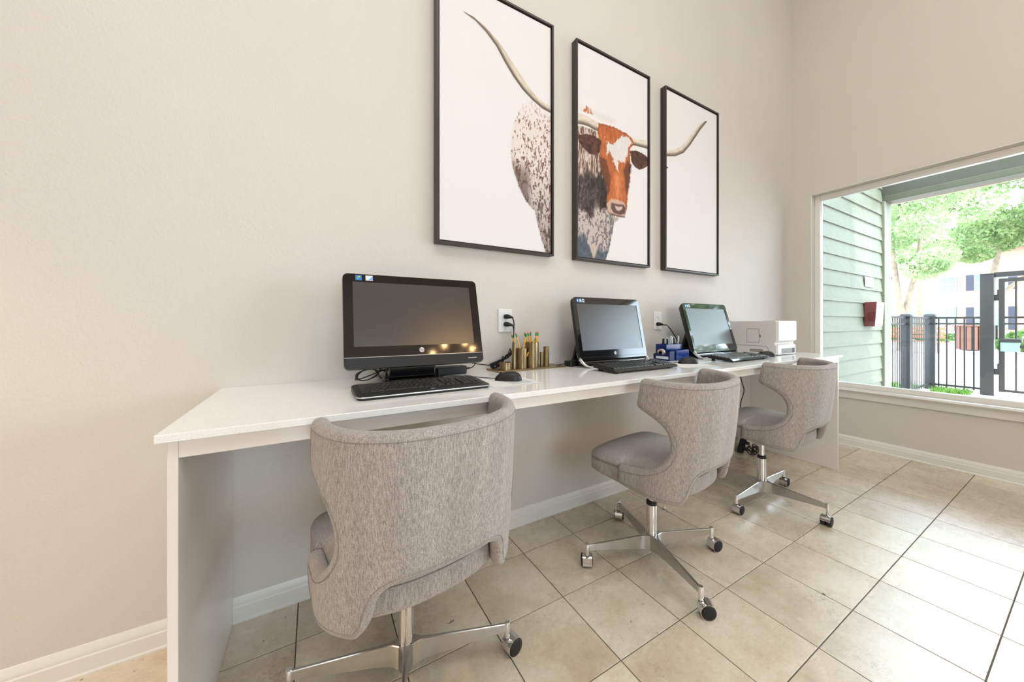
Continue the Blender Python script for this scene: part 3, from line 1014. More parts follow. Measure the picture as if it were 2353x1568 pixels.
    wedge = smooth01((.062-np.abs(X-.912)*1.0-(1.60-Zc)*.42)/.02)[:, None]; cleg = cleg*(1-wedge)+S3(202, 186, 172)*wedge
    slit = smooth01((.006-np.abs(X-.905-.1*(1.55-Zc)))/.004)[:, None]*smooth01((1.57-Zc)/.02)[:, None]; cleg = cleg*(1-slit*.8)+S3(196, 170, 140)*slit*.8
    c = cu*up[:, None] + (1-up[:, None])*cm_
    c = c*(1-low[:, None]) + clow*low[:, None]
    c = c*(1-leg[:, None]) + cleg*leg[:, None]
    edge = smooth01((X-1.03)/.03)*smooth01((1.80-Zc)/.03)
    kk = smooth01((strk-.5)/.1)[:, None]; ce = S3(120, 112, 108)*(1-kk)+S3(206, 196, 188)*kk
    c = c*(1-edge[:, None]) + ce*edge[:, None]
    lay(a, c)
    lay(smooth01((sdf(P, 'jaw')+fur)/.006), S3(188, 170, 158)*one)
    lay(smooth01((sdf(P, 'hump')+fur)/.010)*smooth01((strk-.30)/.2), S3(188, 112, 66)*one)
    for nm, lo in (('horn2', slice(4, 9)), ('horn3', slice(4, 8)), ('horn4', slice(0, 7))):
        s = sdf(P, nm); dl = line_dist(P, PRINT[nm][lo])
        k = smooth01((dl-.004)/.030)[:, None]
        c = S3(108, 92, 78)*(1-k) + S3(228, 216, 200)*k
        c = c*(.92+.14*vnoise(P, 40, 240, 13)[:, None])
        lay(smooth01((s+.0005)/.004), c)
    for nm in ('ear1', 'ear2', 'ear3'):
        s = sdf(P, nm)
        c = S3(74, 46, 36)*one + (vnoise(P, 60, 60, 14)[:, None]-.4)*S3(56, 36, 26)
        rim = smooth01((.012-s)/.012)[:, None]; c = c*(1-rim*.35)+S3(120, 76, 52)*rim*.35
        lay(smooth01((s+fur*.4)/.004), c)
    # head
    s = sdf(P, 'head')
    hair = (vnoise(P, 260, 46, 15)*.6 + vnoise(P, 60, 16, 25)*.4)[:, None]
    c = S3(190, 104, 54)*(.80+.38*hair)
    crown = smooth01((Zc-2.26)/.05)[:, None]; c = c*(1-crown*.2) + S3(176, 90, 46)*crown*.2*(.8+.4*hair)
    rim = smooth01((.022-s)/.022)[:, None]; c = c*(1-rim*.38) + S3(112, 60, 36)*rim*.38
    bridge = np.exp(-((X-1.115-.02*(1.95-Zc))/.030)**2)*smooth01((2.10-Zc)/.1)*smooth01((Zc-1.87)/.05)
    c = c + bridge[:, None]*S3(34, 34, 30)
    lay(smooth01((s+fur*.5)/.004), c)
    for nm, cc, op in (('cheekL', S3(92, 54, 36), .85), ('cheekR', S3(84, 46, 32), .85)):
        lay(smooth01((sdf(P, nm)+.006+fur)/.016)*op*(.75+.25*hair[:, 0]), cc*(.8+.4*hair))
    lay(smooth01((sdf(P, 'blaze')+fur*1.3)/.006), S3(236, 229, 226)*(.93+.07*hair))
    lay(smooth01((sdf(P, 'eye')+.003)/.006), S3(34, 24, 22)*one)
    lay(smooth01((sdf(P, 'muzzle')+fur*.4)/.008)*.9, S3(216, 186, 168)*(.9+.12*hair))
    lay(smooth01((sdf(P, 'nose'))/.010)*.92, S3(92, 66, 60)*(.85+.3*vnoise(P, 70, 70, 16)[:, None]))
    lay(smooth01((sdf(P, 'nosepink'))/.010)*.95, S3(216, 190, 182)*one)
    mouth = np.exp(-((Zc-1.779-.05*np.abs(X-1.13))/.005)**2)*smooth01((X-1.05)/.02)*smooth01((1.19-X)/.02)
    lay(mouth*.7, S3(70, 50, 46)*one)
    return col, ink
def lin(c):
    c = np.clip(c/255, 0, 1)
    return np.where(c <= .04045, c/12.92, ((c+.055)/1.055)**2.4)
def print_material():
    m, nt, N, L, B = nodes('canvas_print')
    at = N.new('ShaderNodeAttribute'); at.attribute_name = 'ink'
    n = noise_tex(nt, 900, 2)
    c = mixc(nt, 0.06, at.outputs['Color'], ramp(nt, n.outputs['Fac'], [(.3, (.7, .7, .7)), (.7, (1, 1, 1))]), 'MULTIPLY')
    L.new(c, B.inputs['Base Color']); B.inputs['Roughness'].default_value = .75
print_material()
def canvas(x0, x1, label, boxes):
    z0, z1, yf = 1.472, 2.768, -.045
    t = thing('canvas_picture', label, 'picture', ((x0+x1)/2, 0, z0), 0, 'framed canvases of the longhorn picture')
    inv = Matrix.Translation((-(x0+x1)/2, 0, -z0))
    def part(name, mb, mat, bevel=0.0):
        o = obj(name, mb, mat, t, bevel); o.matrix_parent_inverse = inv; return o
    w = .011
    for nm, (a, b, c, d) in (('frame_stile', (x0, x0+w, z0, z1)), ('frame_stile', (x1-w, x1, z0, z1)), ('frame_rail', (x0+w, x1-w, z0, z0+w)), ('frame_rail', (x0+w, x1-w, z1-w, z1))):
        part(nm, MB().box(a, b, yf, -.001, c, d), 'frame_espresso', .0012)
    part('backing', MB().box(x0+w, x1-w, -.012, -.006, z0+w, z1-w), 'frame_gap')
    g = .017
    part('canvas', MB().box(x0+g, x1-g, -.036, -.012, z0+g, z1-g), 'canvas_white', .0015)
    # flat print on the canvas face
    st = .0028
    lo = np.array([x0+g+.0005, z0+g+.0005]); hi = np.array([x1-g-.0005, z1-g-.0005])
    for bi, (bx0, bx1, bz0, bz1) in enumerate(boxes):
        bx0, bx1 = max(bx0, lo[0]), min(bx1, hi[0]); bz0, bz1 = max(bz0, lo[1]), min(bz1, hi[1])
        nx = int((bx1-bx0)/st)+1; nz = int((bz1-bz0)/st)+1
        gx = np.linspace(bx0, bx1, nx); gz = np.linspace(bz0, bz1, nz)
        P = np.stack(np.meshgrid(gx, gz), -1).reshape(-1, 2)
        col, ink = paint(P)
        I = np.arange(nx*nz).reshape(nz, nx)
        Q = np.stack([I[:-1, :-1], I[:-1, 1:], I[1:, 1:], I[1:, :-1]], -1).reshape(-1, 4)
        Q = Q[ink[Q].max(1) > .004]
        used = np.unique(Q); mp = -np.ones(nx*nz, int); mp[used] = np.arange(len(used)); Q = mp[Q]
        me = bpy.data.meshes.new('print')
        V = np.c_[P[used, 0], np.full(len(used), -.0364), P[used, 1]]
        me.from_pydata(V.tolist(), [], Q.tolist())
        ca = me.color_attributes.new('ink', 'FLOAT_COLOR', 'POINT')
        ca.data.foreach_set('color', np.c_[lin(col[used]), np.ones(len(used))].astype(np.float32).ravel())
        me.update()
        o = link('print', me, 'canvas_print', t); o.matrix_parent_inverse = inv
    return t
canvas(-.066, .607, 'black framed canvas with the long curving horn and speckled hind body', [(.04, .62, 2.24, 2.63), (.32, .62, 1.48, 2.24)])
canvas(.770, 1.413, 'black framed canvas with the brown and white longhorn head', [(.77, 1.43, 1.48, 2.43)])
canvas(1.575, 2.230, 'black framed canvas with only the tip of the right horn', [(1.575, 2.12, 2.16, 2.68)])
# ================================================================== all-in-one computers
def tilt(xc, y0, z0, a, rz=0.0):
    return Matrix.Translation((xc, y0, z0)) @ Matrix.Rotation(rz, 4, 'Z') @ Matrix.Rotation(-a, 4, 'X')
def bezel_ring(mb, outer, inner, y0, y1, M):
    """front ring between a rounded outline and a rectangular opening (x, z), y0 front"""
    n = len(outer); x0, x1, z0, z1 = inner
    cid = [(x1, z1), (x0, z1), (x0, z0), (x1, z0)]
    per = n//4
    vs = [(a, y0, b) for a, b in outer] + [(a, y0, b) for a, b in cid] + [(a, y1, b) for a, b in cid]
    fs = []
    for i in range(n):
        j = (i+1) % n; ci, cj = i//per, j//per
        fs.append((i, j, n+ci) if ci == cj else (i, j, n+cj, n+ci))
    for c in range(4):
        d = (c+1) % 4
        fs.append((n+c, n+d, n+4+d, n+4+c))
    return mb.add(vs, fs, M)
def logo(M, r, parent, t):
    d = MB(); d.frustum((0, 0, 0), (0, -.0004, 0), r, r, 28, M=M)
    o = link('logo', mesh_of('logo', d), 'logo_silver', parent)
    me = text_mesh('hp', r*1.75, M @ Matrix.Translation((0, -.0008, r*.05)) @ Matrix.Rotation(PI/2, 4, 'X'), .25)
    o2 = link('logo_letters', me, 'matte_black', o)
def computer_a():
    xc = -.203
    t = thing('desktop_computer', 'largest black all-in-one computer with a dark brown blank screen', 'computer', (xc, -.17, ZT), 0, 'all-in-one computers')
    inv = Matrix.Translation((-xc, .17, -ZT))
    M = tilt(xc, -.291, .934, dg(14.5))
    W2, Hh = .2635, .358
    def part(name, mb, mat, parent=t, bevel=0.0, smooth=40):
        o = obj(name, mb, mat, parent, bevel, smooth)
        if parent is t: o.matrix_parent_inverse = inv
        return o
    outer = rrect(-W2, W2, 0, Hh, .018, 6)
    hb = MB()
    lo = rrect(-W2+.004, W2-.004, .004, Hh-.004, .016, 6)
    n = len(outer)
    vs = [(a, .0030, b) for a, b in outer] + [(a, .024, b) for a, b in outer] + [(a, .034, b) for a, b in lo]
    fs = [tuple(range(n))] + [(i, n+i, n+(i+1) % n, (i+1) % n) for i in range(n)] + [(n+i, 2*n+i, 2*n+(i+1) % n, n+(i+1) % n) for i in range(n)] + [tuple(range(2*n, 3*n))]
    hb.add(vs, fs, M)
    hb.box(-.20, .20, .030, .062, .05, .31, M)
    part('housing', hb, 'black_plastic', bevel=.0)
    rb = MB(); sx = .0325; sc = (-W2+sx, W2-sx, .080, .3285)
    bezel_ring(rb, outer, sc, 0, .003, M)
    n = len(outer)
    rb.add([(a, 0, b) for a, b in outer]+[(a, .003, b) for a, b in outer], [(i, (i+1) % n, n+(i+1) % n, n+i) for i in range(n)], M)
    bz = part('bezel', rb, 'dark_bezel')
    part('screen', MB().box(sc[0], sc[1], .0022, .003, sc[2], sc[3], M), 'lcd_panel')
    part('chin', MB().prism(rrect(-W2+.0006, W2-.0006, .0006, .0405, .017, 6), -.0006, .0015, 'y', M), 'matte_black', bz)
    part('silver_strip', MB().box(-W2+.0005, W2-.0005, -.0010, .001, .0400, .0420, M), 'silver_plastic', bz)
    lm = M @ Matrix.Translation((.008, -.0002, .0610))
    logo(lm, .0095, bz, inv)
    o = link('power_button', mesh_of('power_button', MB().frustum((.232, 0, .060), (.232, -.001, .060), .0035, .0035, 16, M=M)), 'silver_plastic', bz)
    o = link('webcam', mesh_of('webcam', MB().frustum((.02, 0, .345), (.02, -.0006, .345), .0022, .0022, 14, M=M)), 'piano_black', bz)
    mb = MB(); xx = .196
    for wd in (.006, .004, .005, .003, .006, .005, .004, .005):
        mb.box(xx, xx+wd-.0012, -.0012, -.0006, .0185, .0215, M); xx += wd
    part('model_badge', mb, 'logo_silver', bz)
    for x, w, mt, ins in ((-.2205, .0215, 'sticker_blue', 'sticker_yellow'), (-.1855, .0255, 'sticker_white', 'sticker_sky')):
        s = part('sticker', MB().box(x, x+w, -.0004, .0002, .3335, .3535, M), mt, bz)
        if ins == 'sticker_yellow':
            q = MB(); q.box(x+.006, x+.011, -.0007, -.0003, .344, .3495, M); part('sticker_mark', q, 'sticker_green', bz)
            q = MB(); q.box(x+.0115, x+.0165, -.0007, -.0003, .3445, .350, M); part('sticker_mark', q, 'sticker_yellow', bz)
            q = MB(); q.box(x+.006, x+.011, -.0007, -.0003, .3375, .343, M); part('sticker_mark', q, 'sticker_sky', bz)
        else:
            q = MB(); q.prism([(x+.009, .336), (x+.0255, .336), (x+.0255, .351)], -.0007, -.0003, 'y', M); part('sticker_mark', q, 'sticker_sky', bz)
    st = MB(); st.prism([(-.105, .0), (.105, .0), (.088, .095), (-.088, .095)], .05, .085, 'y', Matrix.Translation((xc, -.17, ZT))); part('stand_neck', st, 'piano_black', bevel=.004)
    fb = MB(); fb.prism(rrect(-.125, .115, -.155, .09, .03, 6), .0, .012, 'z', Matrix.Translation((xc, -.10, ZT))); part('stand_foot', fb, 'piano_black', bevel=.003)
    hk = MB(); hk.box(-.095, .095, .0, .05, .012, .095, Matrix.Translation((xc, -.17, ZT))); part('stand_block', hk, 'piano_black', bevel=.006)
computer_a()
def computer_b(xc, y0, z0, a, label, rz=0.0):
    t = thing('desktop_computer', label, 'computer', (xc, y0+.05, ZT), 0, 'all-in-one computers')
    inv = Matrix.Translation((-xc, -(y0+.05), -ZT))
    M = tilt(xc, y0, z0, a, rz)
    W2, Hh = .2575, .362
    def part(name, mb, mat, parent=t, bevel=0.0, smooth=40):
        o = obj(name, mb, mat, parent, bevel, smooth)
        if parent is t: o.matrix_parent_inverse = inv
        return o
    # housing with a lower lip that curls back under the chin
    outer = rrect(-W2, W2, .016, Hh, .022, 6); n = len(outer)
    sl = rrect(-W2-.004, W2+.004, .010, Hh-.002, .026, 6); bk = rrect(-W2+.012, W2-.012, .026, Hh-.012, .024, 6)
    hb = MB()
    vs = [(x, .003, z) for x, z in outer] + [(x, .016, z) for x, z in sl] + [(x, .040, z) for x, z in bk]
    fs = [tuple(range(n))] + [(k*n+i, (k+1)*n+i, (k+1)*n+(i+1) % n, k*n+(i+1) % n) for k in range(2) for i in range(n)] + [tuple(range(2*n, 3*n))]
    hb.add(vs, fs, M); hb.box(-.19, .19, .036, .060, .06, .31, M)
    part('housing', hb, 'black_plastic')
    sc = (-W2+.0235, W2-.0235, .066, .3250)
    rb = MB(); bezel_ring(rb, outer, sc, 0, .003, M)
    rb.add([(x, 0, z) for x, z in outer]+[(x, .003, z) for x, z in outer], [(i, (i+1) % n, n+(i+1) % n, n+i) for i in range(n)], M)
    bz = part('bezel', rb, 'piano_black')
    part('screen', MB().box(sc[0], sc[1], .0020, .003, sc[2], sc[3], M), 'lcd_panel')
    # curved chin roll
    ch = MB(); prof = []
    for k in range(9):
        q = math.radians(10 + 120*k/8); prof.append((.012 - .0125*math.sin(q), .016 - .013 + .013*math.cos(q) - .003))
    prof = [(-.0006, .030)] + prof + [(.034, -.004), (.034, .020)]
    ch.prism(prof, -W2+.010, W2-.010, 'x', M); part('chin_roll', ch, 'piano_black', bz)
    logo(M @ Matrix.Translation((.0, -.0004, .0455)), .0090, bz, inv)
    o = link('webcam', mesh_of('webcam', MB().frustum((0, 0, .345), (0, -.0006, .345), .0022, .0022, 14, M=M)), 'matte_black', bz)
    x = -W2+.026
    for w, mt in ((.014, 'sticker_blue'), (.016, 'sticker_sky'), (.014, 'sticker_white')):
        part('sticker', MB().box(x, x+w, -.0004, .0002, .3325, .3525, M), mt, bz)
        part('sticker_mark', MB().box(x+.003, x+w-.003, -.0007, -.0003, .338, .347, M), 'sticker_white' if mt != 'sticker_white' else 'paper_ink', bz)
        x += w+.005
    # bent flat bar that carries the front edge
    path = []
    zz = z0-ZT
    for sgn in (-1, 1):
        pts = [(sgn*(W2-.003), .026, zz+.050), (sgn*(W2-.004), .020, zz+.030)]
        for k in range(9):
            q = math.radians(90*k/8); pts.append((sgn*(W2-.005-.040*(1-math.cos(q))), .014-.036*math.sin(q), .044-.0395*math.sin(q)))
        pts.append((sgn*.12, -.022, .0045))
        path = pts if sgn < 0 else path + list(reversed(pts))
    sb = MB(); Ms = Matrix.Translation((xc, y0, ZT)); vs = []; P = [Vector(p) for p in path]
    for i, p in enumerate(P):
        d = (P[min(i+1, len(P)-1)]-P[max(i-1, 0)]); d.y = 0; d.normalize()
        nn = Vector((-d.z, 0, d.x))*.0035; e = Vector((0, .0105, 0))
        vs += [p-nn-e, p+nn-e, p+nn+e, p-nn+e]
    fs = [(k*4+i, k*4+(i+1) % 4, (k+1)*4+(i+1) % 4, (k+1)*4+i) for k in range(len(P)-1) for i in range(4)] + [(0, 1, 2, 3), tuple(4*(len(P)-1)+i for i in range(4))]
    sb.add(vs, fs, Ms); part('stand_bar', sb, 'white_metal', smooth=50)
    # easel leg behind
    lb = MB(); Me = Matrix.Translation((xc, y0, ZT))
    lb.prism([(.085, .24), (.175, .0), (.195, .0), (.108, .24)], -.17, .17, 'x', Me)
    part('easel_leg', lb, 'black_plastic', bevel=.003)
    lb = MB(); lb.prism([(.02, .0), (.195, .0), (.195, .010), (.02, .010)], -.19, .19, 'x', Me); part('easel_base', lb, 'black_plastic', bevel=.003)
computer_b(.907, -.225, .884, dg(11.5), 'black all-in-one computer with a pale blue screen behind the middle keyboard')
computer_b(1.855, -.252, .885, dg(16), 'black all-in-one computer with a green tinted screen beside the printer')

# ================================================================== keyboards and mice
def key_field(mb, x0, x1, y0, y1, rows, z_at, h, pattern):
    dy = (y1-y0)/rows
    for r in range(rows):
        ya, yb = y0+dy*r+dy*.07, y0+dy*(r+1)-dy*.07
        widths = pattern[r]; tot = sum(abs(w) for w in widths); x = x0
        for w in widths:
            ww = abs(w)/tot*(x1-x0)
            if w > 0:
                xa, xb = x+.0009, x+ww-.0009; i = .0015
                za, zb = z_at(ya), z_at(yb)
                mb.add([(xa, ya, za), (xb, ya, za), (xb, yb, zb), (xa, yb, zb), (xa+i, ya+i, za+h), (xb-i, ya+i, za+h), (xb-i, yb-i, zb+h), (xa+i, yb-i, zb+h)],
                       [(0,1,5,4),(1,2,6,5),(2,3,7,6),(3,0,4,7),(4,5,6,7)])
            x += ww
PAT = [[1.3,1.3,1.3,6,1.3,1.3,1.3,1.3,-.5,1,1,1,-.5,2,1,1],
       [2.3]+[1]*10+[2.7]+[-1.5,1,-1.5]+[1,1,1,1],
       [1.8]+[1]*11+[2.2]+[-4]+[1,1,1,1],
       [1.5]+[1]*12+[1.5]+[-.5,1,1,1,-.5]+[1,1,1,1],
       [1]*13+[2]+[-.5,1,1,1,-.5]+[1,1,1,1],
       [1,-1,1,1,1,1,-.5,1,1,1,1,-.5,1,1,1,1]+[-.5,1,1,1,-.5]+[-1,-1,1,1]]
def keyboard_a():
    t = thing('keyboard', 'black keyboard with a silver front edge before the largest monitor', 'keyboard', (-.222, -.392, ZT), dg(.6))
    W2, y0, y1 = .2245, -.092, .098
    z = lambda y: .012 + .010*(y-y0)/(y1-y0)
    mb = MB(); pl = rrect(-W2, W2, y0, y1, .022, 6); n = len(pl)
    vs = [(x*.985, y*.97, .001) for x, y in pl] + [(x, y, .006) for x, y in pl] + [(x, y, z(y)-.002) for x, y in pl] + [(x*.994, y*.985, z(y)) for x, y in pl]
    mb.add(vs, [tuple(range(n))]+[(k*n+i, k*n+(i+1) % n, (k+1)*n+(i+1) % n, (k+1)*n+i) for k in range(3) for i in range(n)]+[tuple(range(3*n, 4*n))])
    obj('body', mb, 'black_plastic', t)
    ed = MB(); path = [Vector((x*1.001, y*1.001, z(y)-.003)) for x, y in pl]; front = [p for p in path if p.y < y0+.05]
    front.sort(key=lambda p: p.x); ed.tube(front, .0021, 6); obj('silver_edge', ed, 'silver_plastic', t)
    kb = MB(); key_field(kb, -.205, .208, -.036, .084, 6, lambda y: z(y)-.0005, .0042, PAT)
    k = obj('keys', kb, 'keycap_black', t, smooth=0); k['kind'] = 'stuff'
    s = MB(); s.box(-.21, .21, -.041, -.039, z(-.04)-.001, z(-.04)+.0012); obj('groove', s, 'matte_black', t)
    M = Matrix.Translation((.015, -.064, z(-.064)+.0002)) @ Matrix.Rotation(-PI/2, 4, 'X')
    lg = link('logo', mesh_of('logo', MB().frustum((0, 0, 0), (0, -.0004, 0), .0075, .0075, 24, M=M)), 'logo_silver', t)
    link('logo_letters', text_mesh('hp', .0125, M @ Matrix.Translation((0, -.0007, 0)) @ Matrix.Rotation(PI/2, 4, 'X'), .2), 'matte_black', lg)
keyboard_a()
def keyboard_b(xc, yc, rz, label, mat):
    t = thing('keyboard', label, 'keyboard', (xc, yc, ZT), rz, 'plain black keyboards')
    W2, y0, y1 = .2280, -.080, .075
    z = lambda y: .017 + .016*(y-y0)/(y1-y0)
    prof = [(y0+.006, .006), (y0, .010), (y0+.010, z(y0+.010)+.001), (y1-.004, z(y1)), (y1, z(y1)-.003), (y1-.006, z(y1)-.018), (y0+.03, .006)]
    mb = MB(); mb.prism(prof, -W2, W2, 'x'); obj('body', mb, 'black_plastic', t, .0015)
    kb = MB(); key_field(kb, -W2+.010, W2-.010, y0+.020, y1-.010, 6, lambda y: z(y)-.0005, .0060, PAT)
    k = obj('keys', kb, mat, t, smooth=0); k['kind'] = 'stuff'
    mb = MB(); mb.add([(-W2+.002, y0-.0006, .0105), (W2-.002, y0-.0006, .0105), (W2-.002, y0+.0095, z(y0+.01)+.0012), (-W2+.002, y0+.0095, z(y0+.01)+.0012), (-W2+.002, y0+.004, .009), (W2-.002, y0+.004, .009)], [(0,1,2,3),(0,4,5,1),(3,2,5,4),(0,3,4),(1,5,2)])
    obj('front_strip', mb, 'piano_black', t)
    for sx in (-1, 1):
        obj('foot', MB().box(sx*(W2-.04)-.012, sx*(W2-.04)+.012, y1-.022, y1-.012, 0, z(y1)-.014), 'black_plastic', t, .001)
        obj('foot', MB().box(sx*(W2-.04)-.012, sx*(W2-.04)+.012, y0+.012, y0+.024, 0, .0075), 'black_plastic', t, .001)
keyboard_b(.868, -.395, 0.0, 'black keyboard in front of the pale blue screen', 'keycap_black')
keyboard_b(1.815, -.408, dg(.5), 'black keyboard with shiny keys in front of the green tinted screen', 'keycap_worn')
def mouse(x, y, rz, label, cable):
    t = thing('computer_mouse', label, 'mouse', (x, y, ZT), rz, 'computer mice')
    mb = MB(); nu, nv = 26, 10; L_, W_, Hh = .056, .031, .036
    vs = []
    for j in range(nv+1):
        v = (j/nv)*PI/2
        for i in range(nu):
            u = 2*PI*i/nu
            cu, su = math.cos(u), math.sin(u)
            px = W_*math.copysign(abs(cu)**.85, cu)*math.cos(v)**.55
            py = L_*math.copysign(abs(su)**.9, su)*math.cos(v)**.55
            k = 1-.16*(py/L_)-.18*(py/L_)**2
            vs.append((px*(1-.06*math.cos(2*PI*(py/L_)*.5)), py, .001+Hh*k*math.sin(v)**.9))
    fs = [(j*nu+i, j*nu+(i+1) % nu, (j+1)*nu+(i+1) % nu, (j+1)*nu+i) for j in range(nv) for i in range(nu)] + [tuple(reversed(range(nu)))]
    mb.add(vs, fs); obj('body', mb, 'black_plastic', t, smooth=60)
    w = MB(); w.frustum((-.0035, .030, .0255), (.0035, .030, .0255), .0085, .0085, 16); obj('scroll_wheel', w, 'black_rubber', t)
    b = MB(); b.tube(spline([(0, .052, .012), (0, .041, .0215), (0, .036, .0245)], 4), .0009, 5); obj('button_seam', b, 'matte_black', t)
    R = Matrix.Rotation(-rz, 4, 'Z')
    c = MB(); pts = [Vector((0, .050, .008))] + [R @ Vector((px-x, py-y, pz)) for px, py, pz in cable]
    c.tube(spline(pts, 8), .0016, 6); obj('cable', c, 'black_rubber', t)
mouse(.132, -.375, dg(52), 'black computer mouse on a sheet of paper beside the brass cups', [(.07, -.285, .004), (.03, -.21, .003), (-.02, -.165, .003), (-.075, -.135, .003)])
mouse(1.315, -.385, dg(60), 'black computer mouse on a sheet of paper beside the blue pen holder', [(1.24, -.33, .004), (1.18, -.275, .003), (1.14, -.20, .003), (1.12, -.10, .003)])
mouse(2.190, -.395, dg(40), 'black computer mouse at the foot of the printer', [(2.16, -.33, .004), (2.13, -.25, .003), (2.15, -.14, .003), (2.12, -.04, .003)])

# ================================================================== papers
def sheet(x0, x1, y0, y1, rz, label, lines):
    xm, ym = (x0+x1)/2, (y0+y1)/2
    t = thing('paper_sheet', label, 'paper', (xm, ym, ZT), rz)
    obj('sheet', MB().box(x0-xm, x1-xm, y0-ym, y1-ym, .0002, .0009), 'paper', t)
    for a, b, c, d, m in lines:
        obj('printed_line', MB().box(a-xm, b-xm, c-ym, d-ym, .0009, .0011), m, t)
pl = [(.06, .13, -.305, -.292, 'tape_clear')] + [(.10, .20, -.40-.012*k, -.3975-.012*k, 'paper_ink') for k in range(6)] + [(.012, .222, -.4945, -.4925, 'paper_dark')]
sheet(.010, .224, -.496, -.284, dg(.5), 'printed white sheet under the mouse beside the largest keyboard', pl)
sheet(1.125, 1.375, -.508, -.300, dg(-1), 'white sheet under the mouse beside the middle keyboard', [(1.13, 1.37, -.5065, -.5045, 'paper_dark')])

# ================================================================== brass pencil organiser
org = thing('desk_organizer', 'antique brass tray with round cups of different heights', 'organizer', (.40, -.095, ZT))
oinv = Matrix.Translation((-.40, .095, -ZT))
def opart(name, mb, parent=org, mat='antique_brass', bevel=0.0):
    o = obj(name, mb, mat, parent, bevel)
    if parent is org: o.matrix_parent_inverse = oinv
    return o
TM = Matrix.Translation((.400, -.095, ZT)) @ Matrix.Rotation(dg(3.0), 4, 'Z')
mb = MB(); mb.box(-.208, .208, -.062, .062, 0, .008, TM); opart('tray', mb, mat='brass_tray', bevel=.001)
CUPS = {'dish': (.2514, -.128, .0285, .036), 'slim': (.3051, -.120, .0105, .131), 'mid': (.3470, -.122, .0272, .101), 'tall': (.4148, -.115, .0345, .130), 'short': (.4763, -.112, .0095, .075), 'tube': (.5090, -.108, .0153, .103)}
for k, (x, y, r_, h) in CUPS.items():
    mb = MB(); w = .0014
    mb.lathe([(0, .0082), (r_, .0082), (r_, .008+h), (r_-w, .008+h), (r_-w, .012), (0, .012)], (x, y, ZT), 36); opart('cup', mb)
PEN = {}
def pencil(base, top, label, group):
    if 'body' not in PEN:
        b = MB(); b.lathe([(.0, 0), (.0004, .0), (.0036, .018), (.0036, .160)], n=6); PEN['body'] = mesh_of('shaft', b, 20); PEN['body'].materials.append(MAT['pencil_yellow'])
        b = MB(); b.lathe([(.0038, .158), (.0040, .160), (.0040, .172), (.0037, .174)], n=12); PEN['fer'] = mesh_of('ferrule', b); PEN['fer'].materials.append(MAT['ferrule_green'])
        b = MB(); b.lathe([(.0034, .172), (.0034, .179), (.0022, .181), (0, .1812)], n=12); PEN['er'] = mesh_of('eraser', b); PEN['er'].materials.append(MAT['eraser_pink'])
    t = thing('pencil', label, 'pencil', base, 0, group)
    t.rotation_euler = (Vector(top)-Vector(base)).to_track_quat('Z', 'Y').to_euler()
    t.empty_display_size = .01
    link('shaft', PEN['body'], None, t); link('ferrule', PEN['fer'], None, t); link('eraser', PEN['er'], None, t)
zb = ZT+.0125
def in_cup(c, dx, dy, tx, ty, label, group):
    x, y, r_, h = CUPS[c]
    b = Vector((x+dx, y+dy, zb)); tp = Vector((tx, ty, 0)); hor = math.hypot(tx-b.x, ty-b.y)
    tp.z = zb + math.sqrt(.181**2-hor**2); pencil(b, tp, label, group)
G1, G2 = 'pencils in the short wide brass cup', 'pencils in the tall brass cup'
in_cup('mid', .012, .006, .298, -.105, 'yellow pencil leaning far left over the slim brass tube', None)
in_cup('mid', .016, -.006, .318, -.115, 'yellow pencil leaning left in the wide low brass cup', None)
in_cup('mid', -.012, .004, .389, -.108, 'yellow pencil leaning right in the wide low brass cup', None)
in_cup('mid', -.010, -.010, .436, -.125, 'yellow pencil leaning farthest right across the tall brass cup', None)
in_cup('tall', .012, .012, .388, -.085, 'yellow pencil at the back left of the tall brass cup', G2)
in_cup('tall', .016, .002, .402, -.095, 'yellow pencil leaning left in the tall brass cup', None)
in_cup('tall', .014, .014, .422, -.088, 'yellow pencil near the middle of the tall brass cup', None)
for k, dx in enumerate((.010, .018, .026)):
    in_cup('tall', dx, -.004+.003*k, .4148+dx+.022, -.105+.003*k, 'upright yellow pencil, one of three at the right of the tall brass cup', 'three upright pencils in the tall brass cup')

# ================================================================== blue pen holder
hol = thing('pen_holder', 'blue plastic pen box with a tape dispenser on its front', 'pen holder', (1.43, -.19, ZT))
hinv = Matrix.Translation((-1.43, .19, -ZT))
def hpart(name, mb, mat, parent=hol, bevel=.001):
    o = obj(name, mb, mat, parent, bevel)
    if parent is hol: o.matrix_parent_inverse = hinv
    return o
def open_box(x0, x1, y0, y1, h, w=.003):
    mb = MB()
    mb.box(x0, x1, y0, y1, ZT, ZT+w)
    mb.box(x0, x0+w, y0, y1, ZT+w, ZT+h); mb.box(x1-w, x1, y0, y1, ZT+w, ZT+h)
    mb.box(x0+w, x1-w, y0, y0+w, ZT+w, ZT+h); mb.box(x0+w, x1-w, y1-w, y1, ZT+w, ZT+h)
    return mb
hpart('pen_box', open_box(1.385, 1.545, -.190, -.110, .098), 'blue_acrylic')
hpart('front_box', open_box(1.400, 1.530, -.250, -.192, .065), 'blue_acrylic')
mb = MB(); mb.prism([(-.250, 0), (-.130, 0), (-.130, .038), (-.150, .046), (-.175, .040), (-.200, .034), (-.225, .050), (-.250, .060)], 1.336, 1.383, 'x', Matrix.Translation((0, 0, ZT))); hpart('tape_dispenser', mb, 'navy_acrylic')
mb = MB(); M = Matrix.Translation((1.360, -.172, ZT+.046)) @ Matrix.Rotation(PI/2, 4, 'Y'); mb.lathe([(.012, -.010), (.024, -.010), (.024, .010), (.012, .010), (.012, -.010)], n=28, M=M); hpart('tape_roll', mb, 'tape_clear', bevel=0)
hpart('brand_label', MB().box(1.3352, 1.3362, -.240, -.150, ZT+.010, ZT+.026), 'sticker_white')
random.seed(3)
